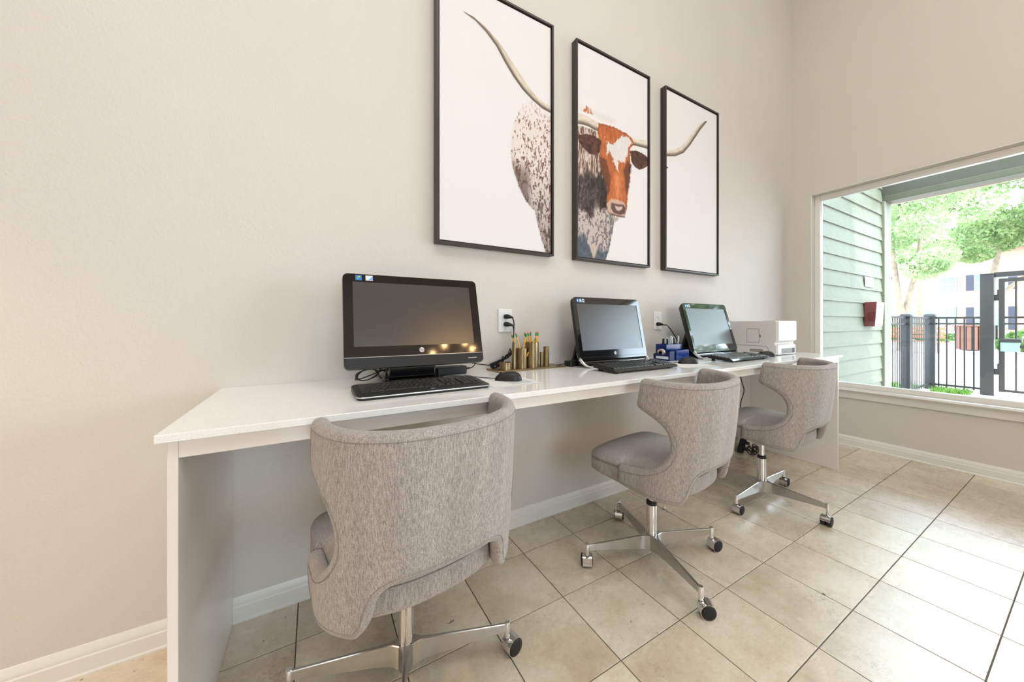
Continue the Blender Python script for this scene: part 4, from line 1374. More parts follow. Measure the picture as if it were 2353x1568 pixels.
pens = [(1.400, -.165, 'matte_black', 'black'), (1.412, -.140, 'matte_black', 'black'), (1.425, -.170, 'matte_black', 'black'), (1.440, -.145, 'pen_teal', 'teal'), (1.456, -.160, 'pen_white', 'white'), (1.470, -.172, 'pen_white', 'white'),
        (1.486, -.145, 'matte_black', 'black'), (1.500, -.165, 'matte_black', 'black'), (1.514, -.150, 'pen_white', 'white'), (1.528, -.168, 'pen_white', 'white')]
for i, (x, y, m, nm) in enumerate(pens):
    t = thing('pen', nm + ' pen standing in the blue plastic pen box', 'pen', (x, y, ZT+.0035), 0, nm+' pens in the blue box')
    lx = random.uniform(-.18, .18); t.rotation_euler = (random.uniform(-.12, .12), lx*.6, 0)
    L_ = random.uniform(.128, .145)
    obj('barrel', MB().lathe([(0, 0), (.001, 0), (.0042, .012), (.0045, L_-.006), (.0042, L_)], n=12), m, t)
    obj('cap', MB().lathe([(.0043, L_-.002), (.0038, L_+.004), (.0, L_+.005)], n=12), 'pen_white', t)
    obj('clip', MB().box(-.0012, .0012, -.0068, -.0052, L_-.035, L_), 'silver_plastic' if nm != 'teal' else 'pen_white', t)

# ================================================================== printer
pr_ = thing('printer', 'white laser printer standing at the right end of the desk', 'printer', (2.47, -.22, ZT))
pinv = Matrix.Translation((-2.47, .22, -ZT))
def ppart(name, mb, mat, parent=pr_, bevel=0.0):
    o = obj(name, mb, mat, parent, bevel)
    if parent is pr_: o.matrix_parent_inverse = pinv
    return o
PX0, PX1, PY0, PY1 = 2.3235, 2.620, -.404, -.035
zz = lambda v: ZT + v
body = MB(); body.prism([(PY0, .004), (PY1, .004), (PY1, .225), (PY1-.03, .251), (PY0+.008, .252), (PY0, .246), (PY0, .105), (PY0+.012, .094), (PY0+.012, .078), (PY0, .070)], PX0, PX1, 'x', Matrix.Translation((0, 0, ZT)))
ppart('body', body, 'printer_shell', bevel=.004)
ppart('front_door', MB().prism(rrect(PX0+.012, PX1-.004, zz(.106), zz(.250), .006), PY0-.009, PY0+.002, 'y'), 'white_plastic', bevel=.003)
tr = MB(); tr.prism([(PX0+.010, zz(.005)), (PX1-.012, zz(.005)), (PX1-.012, zz(.074)), (PX0+.010, zz(.074))], PY0-.006, PY0+.004, 'y'); trp = ppart('paper_tray', tr, 'white_plastic', bevel=.002)
ppart('tray_recess', MB().prism(rrect(PX0+.060, PX1-.030, zz(.012), zz(.050), .004), PY0-.0075, PY0-.004, 'y'), 'printer_grey', trp)
ppart('tray_slot', MB().box(PX1-.075, PX1-.032, PY0-.0080, PY0-.005, zz(.016), zz(.050)), 'matte_black', trp)
ppart('output_slot', MB().prism(rrect(PX0+.06, PX1-.05, PY0+.010, PY0+.12, .01), zz(.2515), zz(.2530), 'z'), 'matte_black')
ppart('door_mark', MB().box(2.470, 2.473, PY0-.0095, PY0-.0085, zz(.205), zz(.217)), 'printer_groove')
link('logo_lettering', text_mesh('hp', .016, face_minus_y(2.475, PY0-.0094, zz(.125)), .2), 'printer_groove', pr_).matrix_parent_inverse = pinv
# left side: cartridge flap, lower access panel, grip
def outline_x(y0, y1, z0, z1, r, w=.0012):
    pts = rrect(y0, y1, z0, z1, r, 4); return [(PX0-.0002, a, b) for a, b in pts+[pts[0]]]
mb = MB(); mb.tube(outline_x(-.290, -.205, zz(.088), zz(.192), .006), .0011, 5); ppart('flap_groove', mb, 'printer_groove')
mb = MB(); mb.prism([(-.291+.013*math.cos(q)*-1, zz(.138)+.013*math.sin(q)) for q in np.linspace(-PI/2, PI/2, 9)], PX0-.0008, PX0+.001, 'x'); ppart('flap_notch', mb, 'printer_grey')
mb = MB(); mb.tube(spline([(PX0-.0002, -.05, zz(.066)), (PX0-.0002, -.30, zz(.064)), (PX0-.0002, -.338, zz(.060)), (PX0-.0002, -.350, zz(.045)), (PX0-.0002, -.352, zz(.006))], 6), .0011, 5); ppart('panel_groove', mb, 'printer_groove')
mb = MB(); mb.prism(rrect(-.318, -.225, zz(.018), zz(.040), .010), PX0-.0008, PX0+.001, 'x'); ppart('side_grip', mb, 'printer_grey')

# ================================================================== outlets, cords, adapters
def outlet(x0, x1, z0, z1, label, plug_top):
    t = thing('wall_outlet', label, 'outlet', ((x0+x1)/2, 0, (z0+z1)/2))
    w, h = (x1-x0)/2, (z1-z0)/2
    obj('plate', MB().prism(rrect(-w, w, -h, h, .005), -.006, -.0005, 'y'), 'white_plastic', t, .002)
    for s in (-1, 1):
        rc = obj('receptacle', MB().prism(rrect(-.0165, .0165, s*.0205-.0145, s*.0205+.0145, .012), -.0075, -.005, 'y'), 'white_plastic', t)
        if s > 0 and not plug_top:
            for dx, hh in ((-.0065, .0045), (.0065, .0035)):
                obj('slot', MB().box(dx-.0011, dx+.0011, -.0079, -.0070, .0235-hh, .0235+hh), 'matte_black', rc)
            obj('slot', MB().frustum((0, -.0070, .0115), (0, -.0079, .0115), .0025, .0025, 10), 'matte_black', rc)
    obj('screw', MB().frustum((0, -.0062, 0), (0, -.0072, 0), .0028, .0025, 12), 'white_plastic', t)
outlet(.2770, .3580, 1.0480, 1.1715, 'white wall outlet with two black plugs above the brass cups', True)
outlet(1.501, 1.584, 1.0520, 1.1767, 'white wall outlet with one black plug above the blue pen holder', False)
outlet(2.585, 2.655, .430, .545, 'white wall outlet under the desk at the window end', False)
def cord(name, label, cat, pts, r_, plug=None, extra=None, per=8, group=None):
    t = thing(name, label, cat, pts[0], 0, group)
    inv = Matrix.Translation(-Vector(pts[0]))
    mb = MB(); mb.tube(spline(pts, per), r_, 7)
    o = obj('cable', mb, 'black_rubber', t); o.matrix_parent_inverse = inv
    if plug:
        p0 = Vector(plug); mb = MB()
        mb.tube([p0, p0+Vector((0, -.014, 0)), p0+Vector((.006, -.024, -.001)), p0+Vector((.018, -.027, -.003)), p0+Vector((.030, -.027, -.007))], [.0125, .0130, .0110, .0070, .0042], 10)
        o = obj('plug', mb, 'black_plastic', t); o.matrix_parent_inverse = inv
    for nm, mb, mt in (extra or []):
        o = obj(nm, mb, mt, t); o.matrix_parent_inverse = inv
    return t
cord('power_cable', 'black power cord from the upper plug above the brass cups', 'cord',
     [(.344, -.034, 1.124), (.353, -.035, 1.100), (.354, -.032, 1.05), (.352, -.030, .99), (.350, -.032, .955), (.336, -.040, .935)], .0032, (.3175, -.0080, 1.1305))
# bundle: a cord from the lower plug, looped and tied, leaning on the tray
pts = [(.344, -.034, 1.086), (.350, -.037, 1.06), (.350, -.036, 1.00), (.348, -.036, .95), (.325, -.045, .930)]
a = Vector((.330, -.055, .944)); b = Vector((.215, -.062, .874))
random.seed(5)
for k in range(5):
    j = lambda s: Vector((random.uniform(-s, s), random.uniform(-s*.5, s*.5), random.uniform(-s, s)*1.5))
    pts += [tuple(a*.55+b*.45+j(.004)), tuple(a*.2+b*.8+j(.014)), tuple(b+Vector((-.010, -.002, .004))+j(.008)), tuple(a*.22+b*.78+j(.014)), tuple(a*.5+b*.5+j(.004)), tuple(a*.8+b*.2+j(.010)), tuple(a+j(.014)+Vector((0, 0, .010))), tuple(a*.8+b*.2+j(.012))]
pts += [tuple(a*.5+b*.5), (.225, -.070, .885), (.16, -.085, .893), (.10, -.10, .905), (.05, -.13, .92)]
tie = MB(); m0 = a*.52+b*.48; tie.tube([m0+Vector((.010*math.cos(q)*.6, .010*math.cos(q)*.2, .016*math.sin(q))) for q in np.linspace(0, 2*PI, 13)], .0024, 6)
cord('power_cable', 'black power cord tied into a looped bundle beside the brass cups', 'cord', pts, .0024, (.3175, -.0080, 1.0900), [('tie', tie, 'black_rubber')])
tagm = MB(); tagm.box(1.588, 1.600, -.047, -.044, 1.063, 1.078)
cord('power_cable', 'black power cord hanging from the outlet above the blue pen holder', 'cord',
     [(1.563, -.035, 1.083), (1.59, -.045, 1.078), (1.625, -.052, 1.045), (1.665, -.058, .995), (1.70, -.060, .95), (1.73, -.055, .905), (1.76, -.05, .872), (1.83, -.05, .866)], .0034, (1.532, -.0080, 1.0890), [('tag', tagm, 'sticker_white')])
def adapter(x, y, rz, sx, sy, sz, label, lead):
    t = thing('power_adapter', label, 'power adapter', (x, y, ZT), rz)
    obj('case', MB().prism(rrect(-sx/2, sx/2, -sy/2, sy/2, .008), .0005, sz, 'z'), 'black_plastic', t, .004)
    for k, pts in enumerate(lead):
        mb = MB(); mb.tube(spline(pts, 6), .0024, 7); obj('lead', mb, 'black_rubber', t)
        d = Vector(pts[1])-Vector(pts[0]); mb = MB(); p = Vector(pts[0]); d.normalize(); mb.frustum(p-d*.004, p+d*.026, .0062, .0036, 10); obj('strain_relief', mb, 'black_rubber', t)
adapter(-.012, -.082, dg(3), .145, .058, .036, 'black power adapter lying under the largest monitor', [[(.073, 0, .020), (.105, .0, .022), (.125, .005, .032), (.135, .01, .044)]])
adapter(.690, -.125, dg(8), .120, .052, .030, 'black power adapter lying left of the middle computer', [[(-.060, 0, .016), (-.10, -.002, .016), (-.14, .0, .012)]])
# looped cables behind the largest monitor
random.seed(11)
pts = []
for k in range(26):
    q = k*.9; pts.append((-.375+.040*math.cos(q)*(1+.2*math.sin(k)), -.115+.030*math.sin(q), ZT+.010+.018*(1+math.sin(q+.5))))
pts = [(-.31, -.07, .905)] + pts + [(-.30, -.08, .90), (-.26, -.07, .91)]
cord('looped_cable', 'thin black cable coiled on the desk left of the largest monitor stand', 'cable', pts, .0022, per=5)
pts = [(-.33, -.06, .91)]
for k in range(14):
    q = k*1.0; pts.append((-.305+.022*math.cos(q), -.105+.02*math.sin(q), ZT+.008+.016*(1+math.sin(q))))
cord('looped_cable', 'small black cable loop beside the largest monitor stand', 'cable', pts+[(-.27, -.07, .905)], .002, per=5)
cord('network_cable', 'thin dark blue cable curving behind the blue pen holder', 'cable', [(1.565, -.07, .8625), (1.575, -.068, .89), (1.60, -.068, .925), (1.645, -.07, .938), (1.69, -.075, .93), (1.72, -.08, .91)], .0022)
MATB = None
for i, (lab, p) in enumerate((('thin black cable curling under the pale blue screen', [(.80, -.06, .874), (.86, -.10, .874), (.93, -.09, .895), (.99, -.10, .875), (1.05, -.13, .876), (1.09, -.16, .874), (1.17, -.15, .8640), (1.30, -.115, .8625)]),
                               ('thin black cable curling under the green tinted screen', [(1.80, -.07, .874), (1.87, -.10, .874), (1.95, -.08, .90), (2.02, -.09, .876), (2.06, -.13, .873), (2.11, -.16, .900), (2.18, -.16, .885), (2.26, -.12, .8625)]))):
    cord('looped_cable', lab, 'cable', p, .0022)
cord('power_cable', 'black cord hanging under the desk behind the farthest chair', 'cord',
     [(2.55, -.030, .835), (2.56, -.032, .70), (2.585, -.035, .60), (2.62, -.036, .53), (2.60, -.038, .48), (2.54, -.05, .42), (2.52, -.06, .30), (2.50, -.065, .17)], .0036)
ps = thing('power_strip', 'black power strip leaning on the baseboard behind the farthest chair', 'power strip', (2.52, -.05, 0))
M = Matrix.Translation((2.52, -.052, .012)) @ Matrix.Rotation(dg(12), 4, 'Y') @ Matrix.Rotation(dg(8), 4, 'X')
pv = Matrix.Translation((-2.52, .05, 0))
def spart(n, mb, m, bev=0):
    o = obj(n, mb, m, ps, bev); o.matrix_parent_inverse = pv
spart('case', MB().box(-.024, .024, -.018, .014, 0, .24, M), 'matte_black', .003)
for k in range(4): spart('socket', MB().box(-.016, .016, -.0205, -.017, .03+.05*k, .06+.05*k, M), 'black_plastic', .002)
for k in range(2): spart('plug', MB().box(-.014, .014, -.05, -.020, .035+.05*k, .06+.05*k, M), 'black_rubber', .004)
random.seed(21)
for i, lab in enumerate(('tangled black cable on the floor beside the power strip', 'black cable looping up from the floor beside the power strip')):
    pts = [(2.53, -.10, .05)]
    for k in range(16):
        pts.append((2.60+.07*math.cos(k*1.1+i)+.01*k*.3, -.11+.04*math.sin(k*1.3+i), .008+.05*abs(math.sin(k*.9+i*1.5))*(1 if i else .8)))
    cord('looped_cable', lab, 'cable', pts, .0034, per=5)
cd = thing('pull_cord', 'clear plastic pull cord lying on the tiles behind the middle chair', 'cord', (.98, -.50, 0))
cinv = Matrix.Translation((-.98, .50, 0))
cd.location = (1.2142, -.4103, 0)
cinv = Matrix.Translation((-1.2142, .4103, 0))
mb = MB(); mb.tube(spline([(1.2214, -.300, .006), (1.2196, -.352, .0016), (1.2142, -.4103, .0016), (1.2068, -.4597, .0016), (1.208, -.516, .0016)], 5), .0012, 6)
o = obj('cord', mb, 'clear_plastic', cd); o.matrix_parent_inverse = cinv
mb = MB(); mb.lathe([(0, 0.0), (.009, .004), (.011, .010), (.007, .016), (0, .020)], (1.2216, -.296, .0), 8); o = obj('knob', mb, 'clear_plastic', cd); o.matrix_parent_inverse = cinv

# ================================================================== outdoors
def out_thing(name, label, cat, mbs, loc=(0, 0, 0), group=None):
    t = thing(name, label, cat, loc, 0, group); inv = Matrix.Translation(-Vector(loc))
    for nm, mb, m, bev in mbs:
        o = obj(nm, mb, m, t, bev); o.matrix_parent_inverse = inv
    return t
gnd = structure(obj('ground_outside', MB().box(XO, 70, -40, 40, -.35, -.03), 'paving', smooth=0))
# porch side wall: every lap of siding is its own board
SYW, SX0, SX1 = -.085, XO, 5.93
sw = structure(obj('wall_porch', MB().box(SX0, SX1+.02, SYW+.012, SYW+.20, -.03, 3.1), 'siding_sage', smooth=0))
k = 0; z = -.02
lap = .1685; off = 2.3504 - 14*lap
bd = MB(); bd.prism([(SYW+.012, 0), (SYW-.008, 0), (SYW-.008, .004), (SYW+.008, lap+.01), (SYW+.012, lap+.01)], SX0, SX1, 'x')
bme = mesh_of('siding_board', bd, 20)
while off + k*lap < 3.05:
    if off + k*lap > -.2:
        o = link('siding_board', bme, 'siding_sage', sw); o.location = (0, 0, off + k*lap)
    k += 1
post = structure(obj('trim_1', MB().box(SX1, 6.19, SYW-.03, SYW+.20, -.03, 2.70), 'trim_sage', bevel=.004))
post['label'] = 'pale sage corner post at the end of the porch siding'
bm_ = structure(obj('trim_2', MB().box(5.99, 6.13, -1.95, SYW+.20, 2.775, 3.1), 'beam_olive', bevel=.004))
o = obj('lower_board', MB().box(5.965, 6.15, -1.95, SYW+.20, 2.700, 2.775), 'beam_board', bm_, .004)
o = obj('fascia_board', MB().box(6.30, 6.34, -2.1, SYW+.20, 2.720, 2.87), 'fascia_cream', bm_, .004)
structure(obj('trim_3', MB().box(5.98, 6.14, -1.95, -1.79, -.03, 2.70), 'trim_sage', bevel=.004))
# emergency notice, call box
sg = thing('emergency_sign', 'small pale sign lettered for emergency on the siding', 'sign', (5.42, SYW-.010, 1.605))
obj('plate', MB().prism(rrect(-.155, .155, -.062, .062, .006), -.006, .0, 'y'), 'sign_grey', sg)
link('lettering', text_mesh('FOR EMERGENCY', .036, face_minus_y(0, -.0068, .026)), 'sign_ink', sg)
link('lettering', text_mesh('DIAL 911', .036, face_minus_y(0, -.0068, -.024)), 'sign_ink', sg)
mb = MB()
for a, b, c, d in ((-.150, .150, .054, .057), (-.150, .150, -.057, -.054), (-.150, -.147, -.054, .054), (.147, .150, -.054, .054)): mb.box(a, b, -.0072, -.006, c, d)
obj('border', mb, 'sign_ink', sg)
cb = thing('call_box', 'dark red box with a printed white face on the siding', 'box', (5.40, SYW-.008, 1.20))
mb = MB(); mb.add([(-.14, 0, .150), (.14, 0, .150), (.14, -.110, .150), (-.14, -.110, .150), (-.14, 0, -.145), (.14, 0, -.145), (.14, -.092, -.145), (-.14, -.092, -.145)], [(0,1,2,3),(4,7,6,5),(0,3,7,4),(1,5,6,2),(3,2,6,7),(0,4,5,1)])
obj('case', mb, 'box_red', cb, .003)
def on_face(x0, x1, z0, z1, d):
    yy = lambda z: -.092 - .018*(z+.145)/.295
    vs = []
    for e in (d, d-.0012):
        vs += [(x0, yy(z0)-e, z0), (x1, yy(z0)-e, z0), (x1, yy(z1)-e, z1), (x0, yy(z1)-e, z1)]
    return MB().add(vs, [(0,1,2,3),(4,7,6,5),(0,4,5,1),(1,5,6,2),(2,6,7,3),(3,7,4,0)])
obj('notice', on_face(-.135, .125, -.140, .143, .0020), 'white_plastic', cb)
for q in range(6): obj('printed_line', on_face(-.05, .05, .085-.042*q, .100-.042*q, .0034), 'red_ink' if q in (0, 5) else 'paper_ink', cb)

# iron fence along the walk
PKT = mesh_of('picket', MB().box(-.009, .009, -.009, .009, .02, 1.165)); PKT.materials.append(MAT['iron_black'])
PKT2 = mesh_of('picket', MB().box(-.005, .005, -.005, .005, .02, 1.165)); PKT2.materials.append(MAT['iron_black'])
def fence_x(name, x0, x1, y, n, label):
    t = thing(name, label, 'fence', ((x0+x1)/2, y, 0), 0, 'iron fence panels')
    xm = (x0+x1)/2
    for zz_, h in ((1.165, .030), (1.070, .026), (.055, .026)):
        obj('rail', MB().box(x0-xm, x1-xm, -.014, .014, zz_-.001, zz_+h), 'iron_black', t)
    for i in range(n):
        o = link('picket', PKT2, None, t); o.location = (x0-xm+(i+.5)*(x1-x0)/n, 0, 0)
def fence_post(x, y, s, h, label, cap=True):
    t = thing('fence_post', label, 'post', (x, y, -.03), 0)
    obj('shaft', MB().box(-s/2, s/2, -s/2, s/2, 0, h), 'iron_black', t, .003)
    obj('cap', MB().lathe([(s*.78, h), (s*.80, h+.02), (s*.6, h+.045), (0, h+.055)], n=4, M=Matrix.Rotation(PI/4, 4, 'Z')) if cap else MB().box(-s/2-.004, s/2+.004, -s/2-.004, s/2+.004, h, h+.012), 'iron_black', t)
FY = -.058
fence_x('iron_fence', 6.25, 7.08, FY, 8, 'black iron fence panel next to the porch corner post')
fence_post(7.14, FY, .10, 1.215, 'black iron fence post between the two receding fence panels')
fence_x('iron_fence', 7.20, 8.46, FY, 12, 'black iron fence panel between the two capped posts')
fence_post(8.53, FY, .12, 1.235, 'black iron fence post at the corner of the fence')
t = thing('iron_fence', 'black iron fence panel between the corner post and the tall gate post', 'fence', (8.53, -.34, 0), 0, 'iron fence panels')
for zz_, h in ((1.165, .030), (1.070, .026), (.045, .030)):
    obj('rail', MB().box(-.014, .014, -.235, .22, zz_-.001, zz_+h), 'iron_black', t)
for y in (-.149, -.236, -.326, -.418, -.511):
    o = link('picket', PKT, None, t); o.location = (0, y+.34, 0)
fence_post(8.53, -.640, .130, 1.88, 'tall black square gate post beside the iron fence', False)
gt = thing('iron_gate', 'black iron garden gate with a latch box, right of its tall post', 'gate', (8.53, -1.25, 0))
GYm = -1.25
def gp(nm, y0, y1, z0, z1, w=.022, m='iron_black', bev=.002):
    return obj(nm, MB().box(-w, w, y0-GYm, y1-GYm, z0, z1), m, gt, bev)
gp('header', -1.80, -.705, 1.80, 1.875, .03)
gp('stile', -.800, -.745, .04, 1.775)
gp('stile', -1.80, -1.745, .04, 1.775)
gp('top_rail', -1.745, -.800, 1.72, 1.775)
gp('mid_rail', -1.745, -.800, 1.165, 1.195, .014)
gp('mid_rail', -1.745, -.800, 1.070, 1.096, .014)
gp('lock_rail', -1.745, -.860, .72, .76, .018)
gp('bottom_rail', -1.745, -.800, .045, .080, .016)
for i in range(9): gp('picket', -.905-.0925*i, -.887-.0925*i, .08, 1.72, .009, bev=0)
for zz_ in (1.44, .30):
    gp('hinge', -.745, -.705, zz_, zz_+.09, .016); gp('hinge', -.770, -.730, zz_+.08, zz_+.17, .02)
gp('latch_box', -.93, -.76, .66, .82, .04, 'lock_teal', .006)
gp('latch_cover', -.95, -.75, .80, .86, .05, 'iron_black', .01)
gp('latch_lever', -.735, -.715, .84, 1.06, .012)

# grass strip by the fence
random.seed(4)
mb = MB()
for i in range(2600):
    x = random.uniform(6.3, 8.7); y = FY + random.uniform(.10, .55)
    if i % 3 == 0: x = random.uniform(8.2, 8.62); y = random.uniform(-.50, -.1)
    h = random.uniform(.03, .10); a = random.uniform(0, PI); w = .006
    mb.add([(x-w*math.cos(a), y-w*math.sin(a), -.03), (x+w*math.cos(a), y+w*math.sin(a), -.03), (x+random.uniform(-.04, .04), y+random.uniform(-.04, .04), -.03+h)], [(0, 1, 2)])
g = obj('grass', mb, 'grass_green', smooth=0); tag(g, 'short green grass growing along the foot of the iron fence', 'grass'); g['kind'] = 'stuff'

def leaves(mb, c, rad, n, size, rng):
    for i in range(n):
        while True:
            p = Vector((rng.uniform(-1, 1), rng.uniform(-1, 1), rng.uniform(-1, 1)))
            if p.length < 1: break
        p = p.normalized()*(p.length**.45)
        p = Vector((p.x*rad[0], p.y*rad[1], p.z*rad[2])) + Vector(c)
        a = Vector((rng.uniform(-1, 1), rng.uniform(-1, 1), rng.uniform(-.6, .6))).normalized()
        b = a.orthogonal().normalized(); s = size*rng.uniform(.6, 1.3)
        b.rotate(Matrix.Rotation(rng.uniform(0, 6.28), 3, a))
        d = a.cross(b)
        mb.add([p-b*s, p-d*s*.55, p+b*s, p+d*s*.55], [(0, 1, 2, 3)])
def tree(name, label, trunk, blobs, leafsize, mat, seed, group='trees in the courtyard'):
    rng = random.Random(seed)
    t = thing(name, label, 'tree', trunk[0][0][0], 0, group); inv = Matrix.Translation(-Vector(trunk[0][0][0]))
    for path, r0, r1 in trunk:
        mb = MB(); sp = spline(path, 6); N = len(sp)
        mb.tube(sp, [r0+(r1-r0)*i/(N-1) for i in range(N)], 10)
        o = obj('trunk' if path is trunk[0][0] else 'branch', mb, 'bark', t); o.matrix_parent_inverse = inv
    mb = MB()
    for c, rad, n in blobs: leaves(mb, c, rad, n, leafsize, rng)
    o = obj('foliage', mb, mat, t, smooth=0); o.matrix_parent_inverse = inv; o['kind'] = 'stuff'
rb = random.Random(9)
def blobs_in(x, y0, y1, z0, z1, n, r, cnt):
    out = []
    for i in range(n):
        k = rb.uniform(.7, 1.25)
        out.append(((x+rb.uniform(-1.6, 1.6), rb.uniform(y0, y1), rb.uniform(z0, z1)), (r*k*1.2, r*k, r*k*.62), cnt))
    return out
tree('courtyard_tree', 'pale barked tree with a forked trunk beside the porch corner post',
     [([(19.9, 2.65, -.03), (19.9, 2.64, 1.1), (19.75, 2.72, 2.0), (19.68, 2.78, 2.9), (19.7, 2.9, 4.4)], .17, .07),
      ([(19.9, 2.64, 1.25), (20.1, 2.50, 2.1), (20.35, 2.36, 3.3), (20.5, 2.2, 5.0)], .13, .05),
      ([(19.7, 2.76, 2.6), (19.9, 3.3, 3.6), (20.0, 3.8, 4.6)], .06, .03)],
     blobs_in(20.2, 1.0, 4.4, 3.9, 7.9, 34, .85, 560) + blobs_in(20.2, 1.0, 2.2, 3.0, 3.7, 5, .5, 500) + blobs_in(20.2, 1.9, 2.7, 2.7, 3.6, 3, .4, 320), .058, 'leaf_fresh', 1)
tree('courtyard_tree', 'large spreading green tree behind the iron gate',
     [([(26.2, 1.24, -.03), (26.25, 1.22, 1.4), (26.3, 1.2, 2.6), (26.4, 1.0, 4.4)], .20, .09),
      ([(26.3, 1.2, 2.1), (27.0, .76, 2.7), (27.5, .3, 3.4), (28.0, -.4, 4.6)], .11, .05)],
     blobs_in(26.6, -2.4, 2.6, 4.3, 11.0, 30, 1.05, 820) + blobs_in(26.4, 1.2, 3.2, 4.0, 6.0, 6, .8, 700), .078, 'leaf_green', 2)
tree('courtyard_tree', 'tall green tree filling the view behind the forked tree',
     [([(33, 4.6, -.03), (33, 4.6, 3.0), (33.1, 4.5, 6.0)], .22, .09)],
     blobs_in(33, 2.6, 7.0, 6.5, 13.0, 26, 1.4, 520), .12, 'leaf_green', 3)

rb = random.Random(77)
tree('courtyard_tree', 'leafy green tree standing beyond the right end of the porch',
     [([(20, -9.6, -.03), (20, -9.6, 2.5), (20.2, -9.5, 5.0)], .22, .10)],
     blobs_in(20, -12.6, -6.6, 3.2, 9.5, 26, 1.5, 170), .20, 'leaf_green', 5)
# apartment building across the courtyard
bld = thing('apartment_building', 'two storey cream and pink brick apartment block across the courtyard', 'building', (50, 4, 0))
binv = Matrix.Translation((-50, -4, 0))
def bp(nm, mb, m, parent=bld, bev=0.0):
    o = obj(nm, mb, m, parent, bev)
    if parent is bld: o.matrix_parent_inverse = binv
    return o
bp('stucco_wall', MB().box(50.0, 58, 6.72, 16, -.03, 7.4), 'stucco_cream')
bp('lap_wall', MB().box(49.9, 58, 5.45, 6.72, -.03, 7.4), 'lap_cream')
bp('brick_wall', MB().box(49.7, 58, -16, 5.45, -.03, 7.4), 'brick_pink')
bp('stucco_band', MB().box(49.95, 50.0, 6.72, 16, 2.55, 3.35), 'fascia_cream')
for q in range(7): bp('lap_board', MB().box(49.86, 49.9, 5.45, 6.72, 2.62+.17*q, 2.77+.17*q), 'lap_cream')
bp('brick_course', MB().box(49.66, 49.7, -16, 5.45, 3.25, 3.36), 'fascia_cream')
bp('roof', MB().prism([(-17, 7.4), (17, 7.4), (15, 9.6), (-15, 9.6)], 49.0, 58.5, 'x'), 'roof_shingle')
def bwin(x, y0, y1, z0, z1, trimm='white_plastic'):
    w = bp('window', MB().box(x-.06, x, y0, y1, z0, z1), trimm, bld)
    n = 2
    for i in range(n):
        a = y0+.05+(y1-y0-.05)*i/n; b = a+(y1-y0-.05)/n-.05
        bp('pane', MB().box(x-.08, x-.05, a, b, z0+.06, (z0+z1)/2-.03), 'house_glass', w)
        bp('pane', MB().box(x-.08, x-.05, a, b, (z0+z1)/2+.03, z1-.06), 'house_glass', w)
SHUT = {}
def shutter(x, y0, y1, z0, z1):
    w = bp('shutter', MB().box(x-.05, x, y0, y1, z0, z1), 'shutter_navy', bld)
    n = int((z1-z0)/.16)
    mb = MB()
    for i in range(n): mb.box(x-.075, x-.05, y0+.05, y1-.05, z0+.06+i*(z1-z0-.1)/n, z0+.06+(i+.6)*(z1-z0-.1)/n)
    bp('louvers', mb, 'shutter_navy', w)
bwin(50.0, 6.90, 8.58, .90, 2.40); bwin(50.0, 7.3, 8.15, 3.6, 5.2)
bwin(49.9, 5.54, 6.62, .60, 2.54, 'lock_teal'); bwin(49.9, 5.52, 6.50, 3.84, 5.34)
for yc in (3.66, 0.0, -3.6, -7.4):
    bwin(49.7, yc-.86, yc+.86, .62, 2.46); bwin(49.7, yc-.86, yc+.86, 3.95, 5.35)
    for s in (-1, 1):
        a = yc+s*1.10-.21
        shutter(49.7, a, a+.42, .53, 2.48); shutter(49.7, a, a+.42, 3.95, 5.35)
# shrubs in front of it
rb = random.Random(31)
for i, (x, y, rx_, rz_, lab) in enumerate(((31, 3.6, 1.1, .5, 'rounded green shrub left of the brown slatted bin'), (23.2, -.1, .9, .45, 'low green shrub right of the gate post'), (23.6, -2.6, 1.1, .5, 'low green shrub seen through the gate'), (30, 5.6, 1.3, .6, 'green shrub behind the receding fence'))):
    t = thing('shrub', lab, 'shrub', (x, y, -.03), 0, 'courtyard shrubs')
    mb = MB(); leaves(mb, (0, 0, rz_*.9), (rx_, rx_*.8, rz_), 900, .09, rb); leaves(mb, (rx_*.6, .6, rz_*.6), (rx_*.6, rx_*.5, rz_*.6), 400, .09, rb)
    o = obj('foliage', mb, 'shrub_green', t, smooth=0); o['kind'] = 'stuff'
    mb = MB(); mb.tube([(0, 0, 0), (0, 0, rz_*.7)], .05, 8); obj('stem', mb, 'bark', t)
bn = thing('waste_bin', 'brown slatted waste bin on the courtyard paving', 'bin', (22.5, 1.28, -.03))
for i in range(14):
    a = 2*PI*i/14; M = Matrix.Rotation(a, 4, 'Z')
    obj('slat', MB().box(.33, .37, -.055, .055, .05, .98, M), 'wood_brown', bn)
obj('liner', MB().lathe([(0, .03), (.31, .03), (.31, .95), (.29, .95), (.29, .06), (0, .06)], n=20), 'matte_black', bn)
obj('rim', MB().lathe([(.36, .98), (.40, .99), (.40, 1.04), (.30, 1.04), (.30, .98), (.36, .98)], n=24), 'wood_brown', bn)
ns = thing('notice_board', 'white square notice with a red ring on the far railing', 'sign', (26.0, 2.35, -.03))
obj('board', MB().box(-.02, .02, -.42, .42, .62, 1.10), 'white_plastic', ns)
obj('ring', MB().tube([(-.03, .16*math.cos(q), .87+.16*math.sin(q)) for q in np.linspace(0, 2*PI, 25)], .02, 6), 'red_ink', ns)
for y in (-.35, .35): obj('leg', MB().box(-.03, .03, y-.03, y+.03, 0, .62), 'iron_black', ns)
bt = thing('picnic_bench', 'wooden courtyard bench behind the receding iron fence', 'bench', (19.0, 2.25, -.03))
for q in range(4): obj('seat_slat', MB().box(-.28+.14*q, -.16+.14*q, -.8, .8, .42, .46), 'slide_orange', bt)
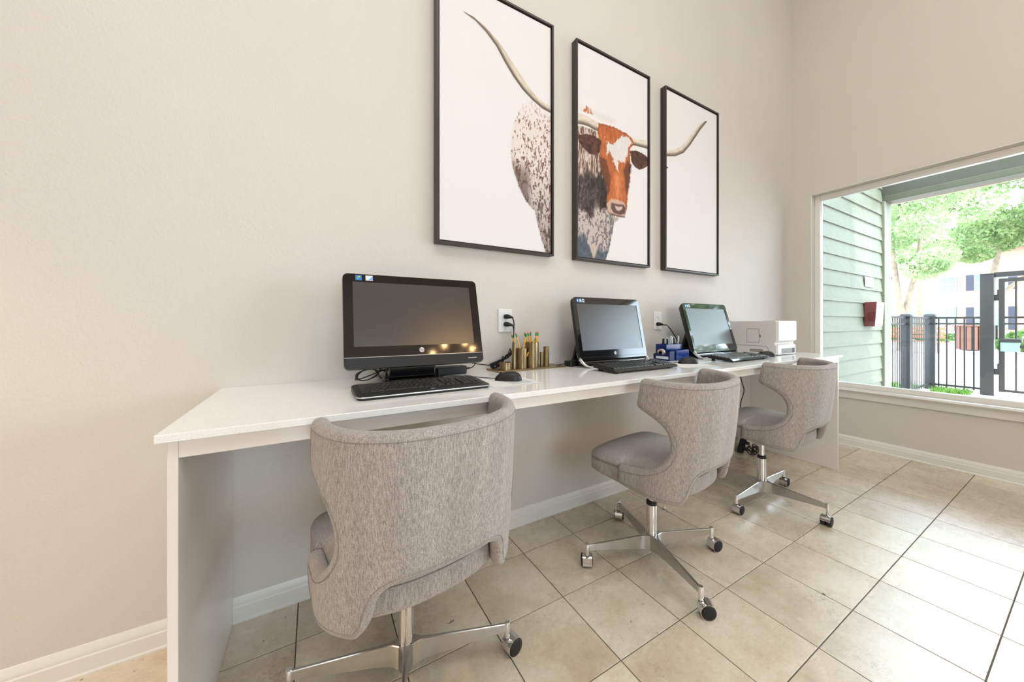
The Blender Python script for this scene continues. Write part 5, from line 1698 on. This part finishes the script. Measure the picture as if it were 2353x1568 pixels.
for q in range(3): obj('back_slat', MB().box(.30, .34, -.8, .8, .55+.15*q, .66+.15*q), 'slide_orange', bt)
for y in (-.65, .65):
    for x in (-.22, .26): obj('leg', MB().box(x-.03, x+.03, y-.03, y+.03, 0, .42), 'wood_brown', bt)
    obj('back_post', MB().box(.34, .38, y-.03, y+.03, .42, 1.0), 'wood_brown', bt)

# ================================================================== lamps of the room behind the camera
pl_ = thing('pendant_lamp', 'warm pendant lamp hanging at the left end of the wall', 'lamp', (-2.9, -.9, H))
zb_ = 2.68 - H
obj('canopy', MB().lathe([(0, -.03), (.06, -.03), (.065, 0), (0, 0)], n=24), 'chrome', pl_)
obj('cord', MB().frustum((0, 0, -.03), (0, 0, zb_+.16), .004, .004, 8), 'black_rubber', pl_)
obj('shade', MB().lathe([(.03, zb_+.16), (.225, zb_-.18), (.220, zb_-.18), (.026, zb_+.155), (.03, zb_+.16)], n=40), 'matte_black', pl_)
obj('bulb', MB().lathe([(0, zb_-.035), (.025, zb_-.022), (.035, zb_), (.025, zb_+.03), (.014, zb_+.06), (0, zb_+.06)], n=20), 'bulb_pendant', pl_)
chd = thing('chandelier', 'warm ring chandelier hanging in the middle of the room', 'lamp', (1.02, -3.05, H))
zc = 2.10 - H
obj('rod', MB().frustum((0, 0, 0), (0, 0, zc+.02), .008, .008, 10), 'frame_espresso', chd)
obj('ring', MB().tube([(.26*math.cos(q), .26*math.sin(q), zc) for q in np.linspace(0, 2*PI, 33)], .010, 8), 'frame_espresso', chd)
for k in range(6):
    q = k*PI/3+.2
    obj('arm', MB().frustum((0, 0, zc+.02), (.26*math.cos(q), .26*math.sin(q), zc), .006, .006, 8), 'frame_espresso', chd)
    obj('candle', MB().frustum((.26*math.cos(q), .26*math.sin(q), zc), (.26*math.cos(q), .26*math.sin(q), zc+.09), .012, .012, 12), 'lamp_linen', chd)
    obj('bulb', MB().lathe([(0, .09), (.016, .105), (.018, .125), (.006, .155), (0, .165)], (.26*math.cos(q), .26*math.sin(q), zc), 14), 'bulb_warm', chd)
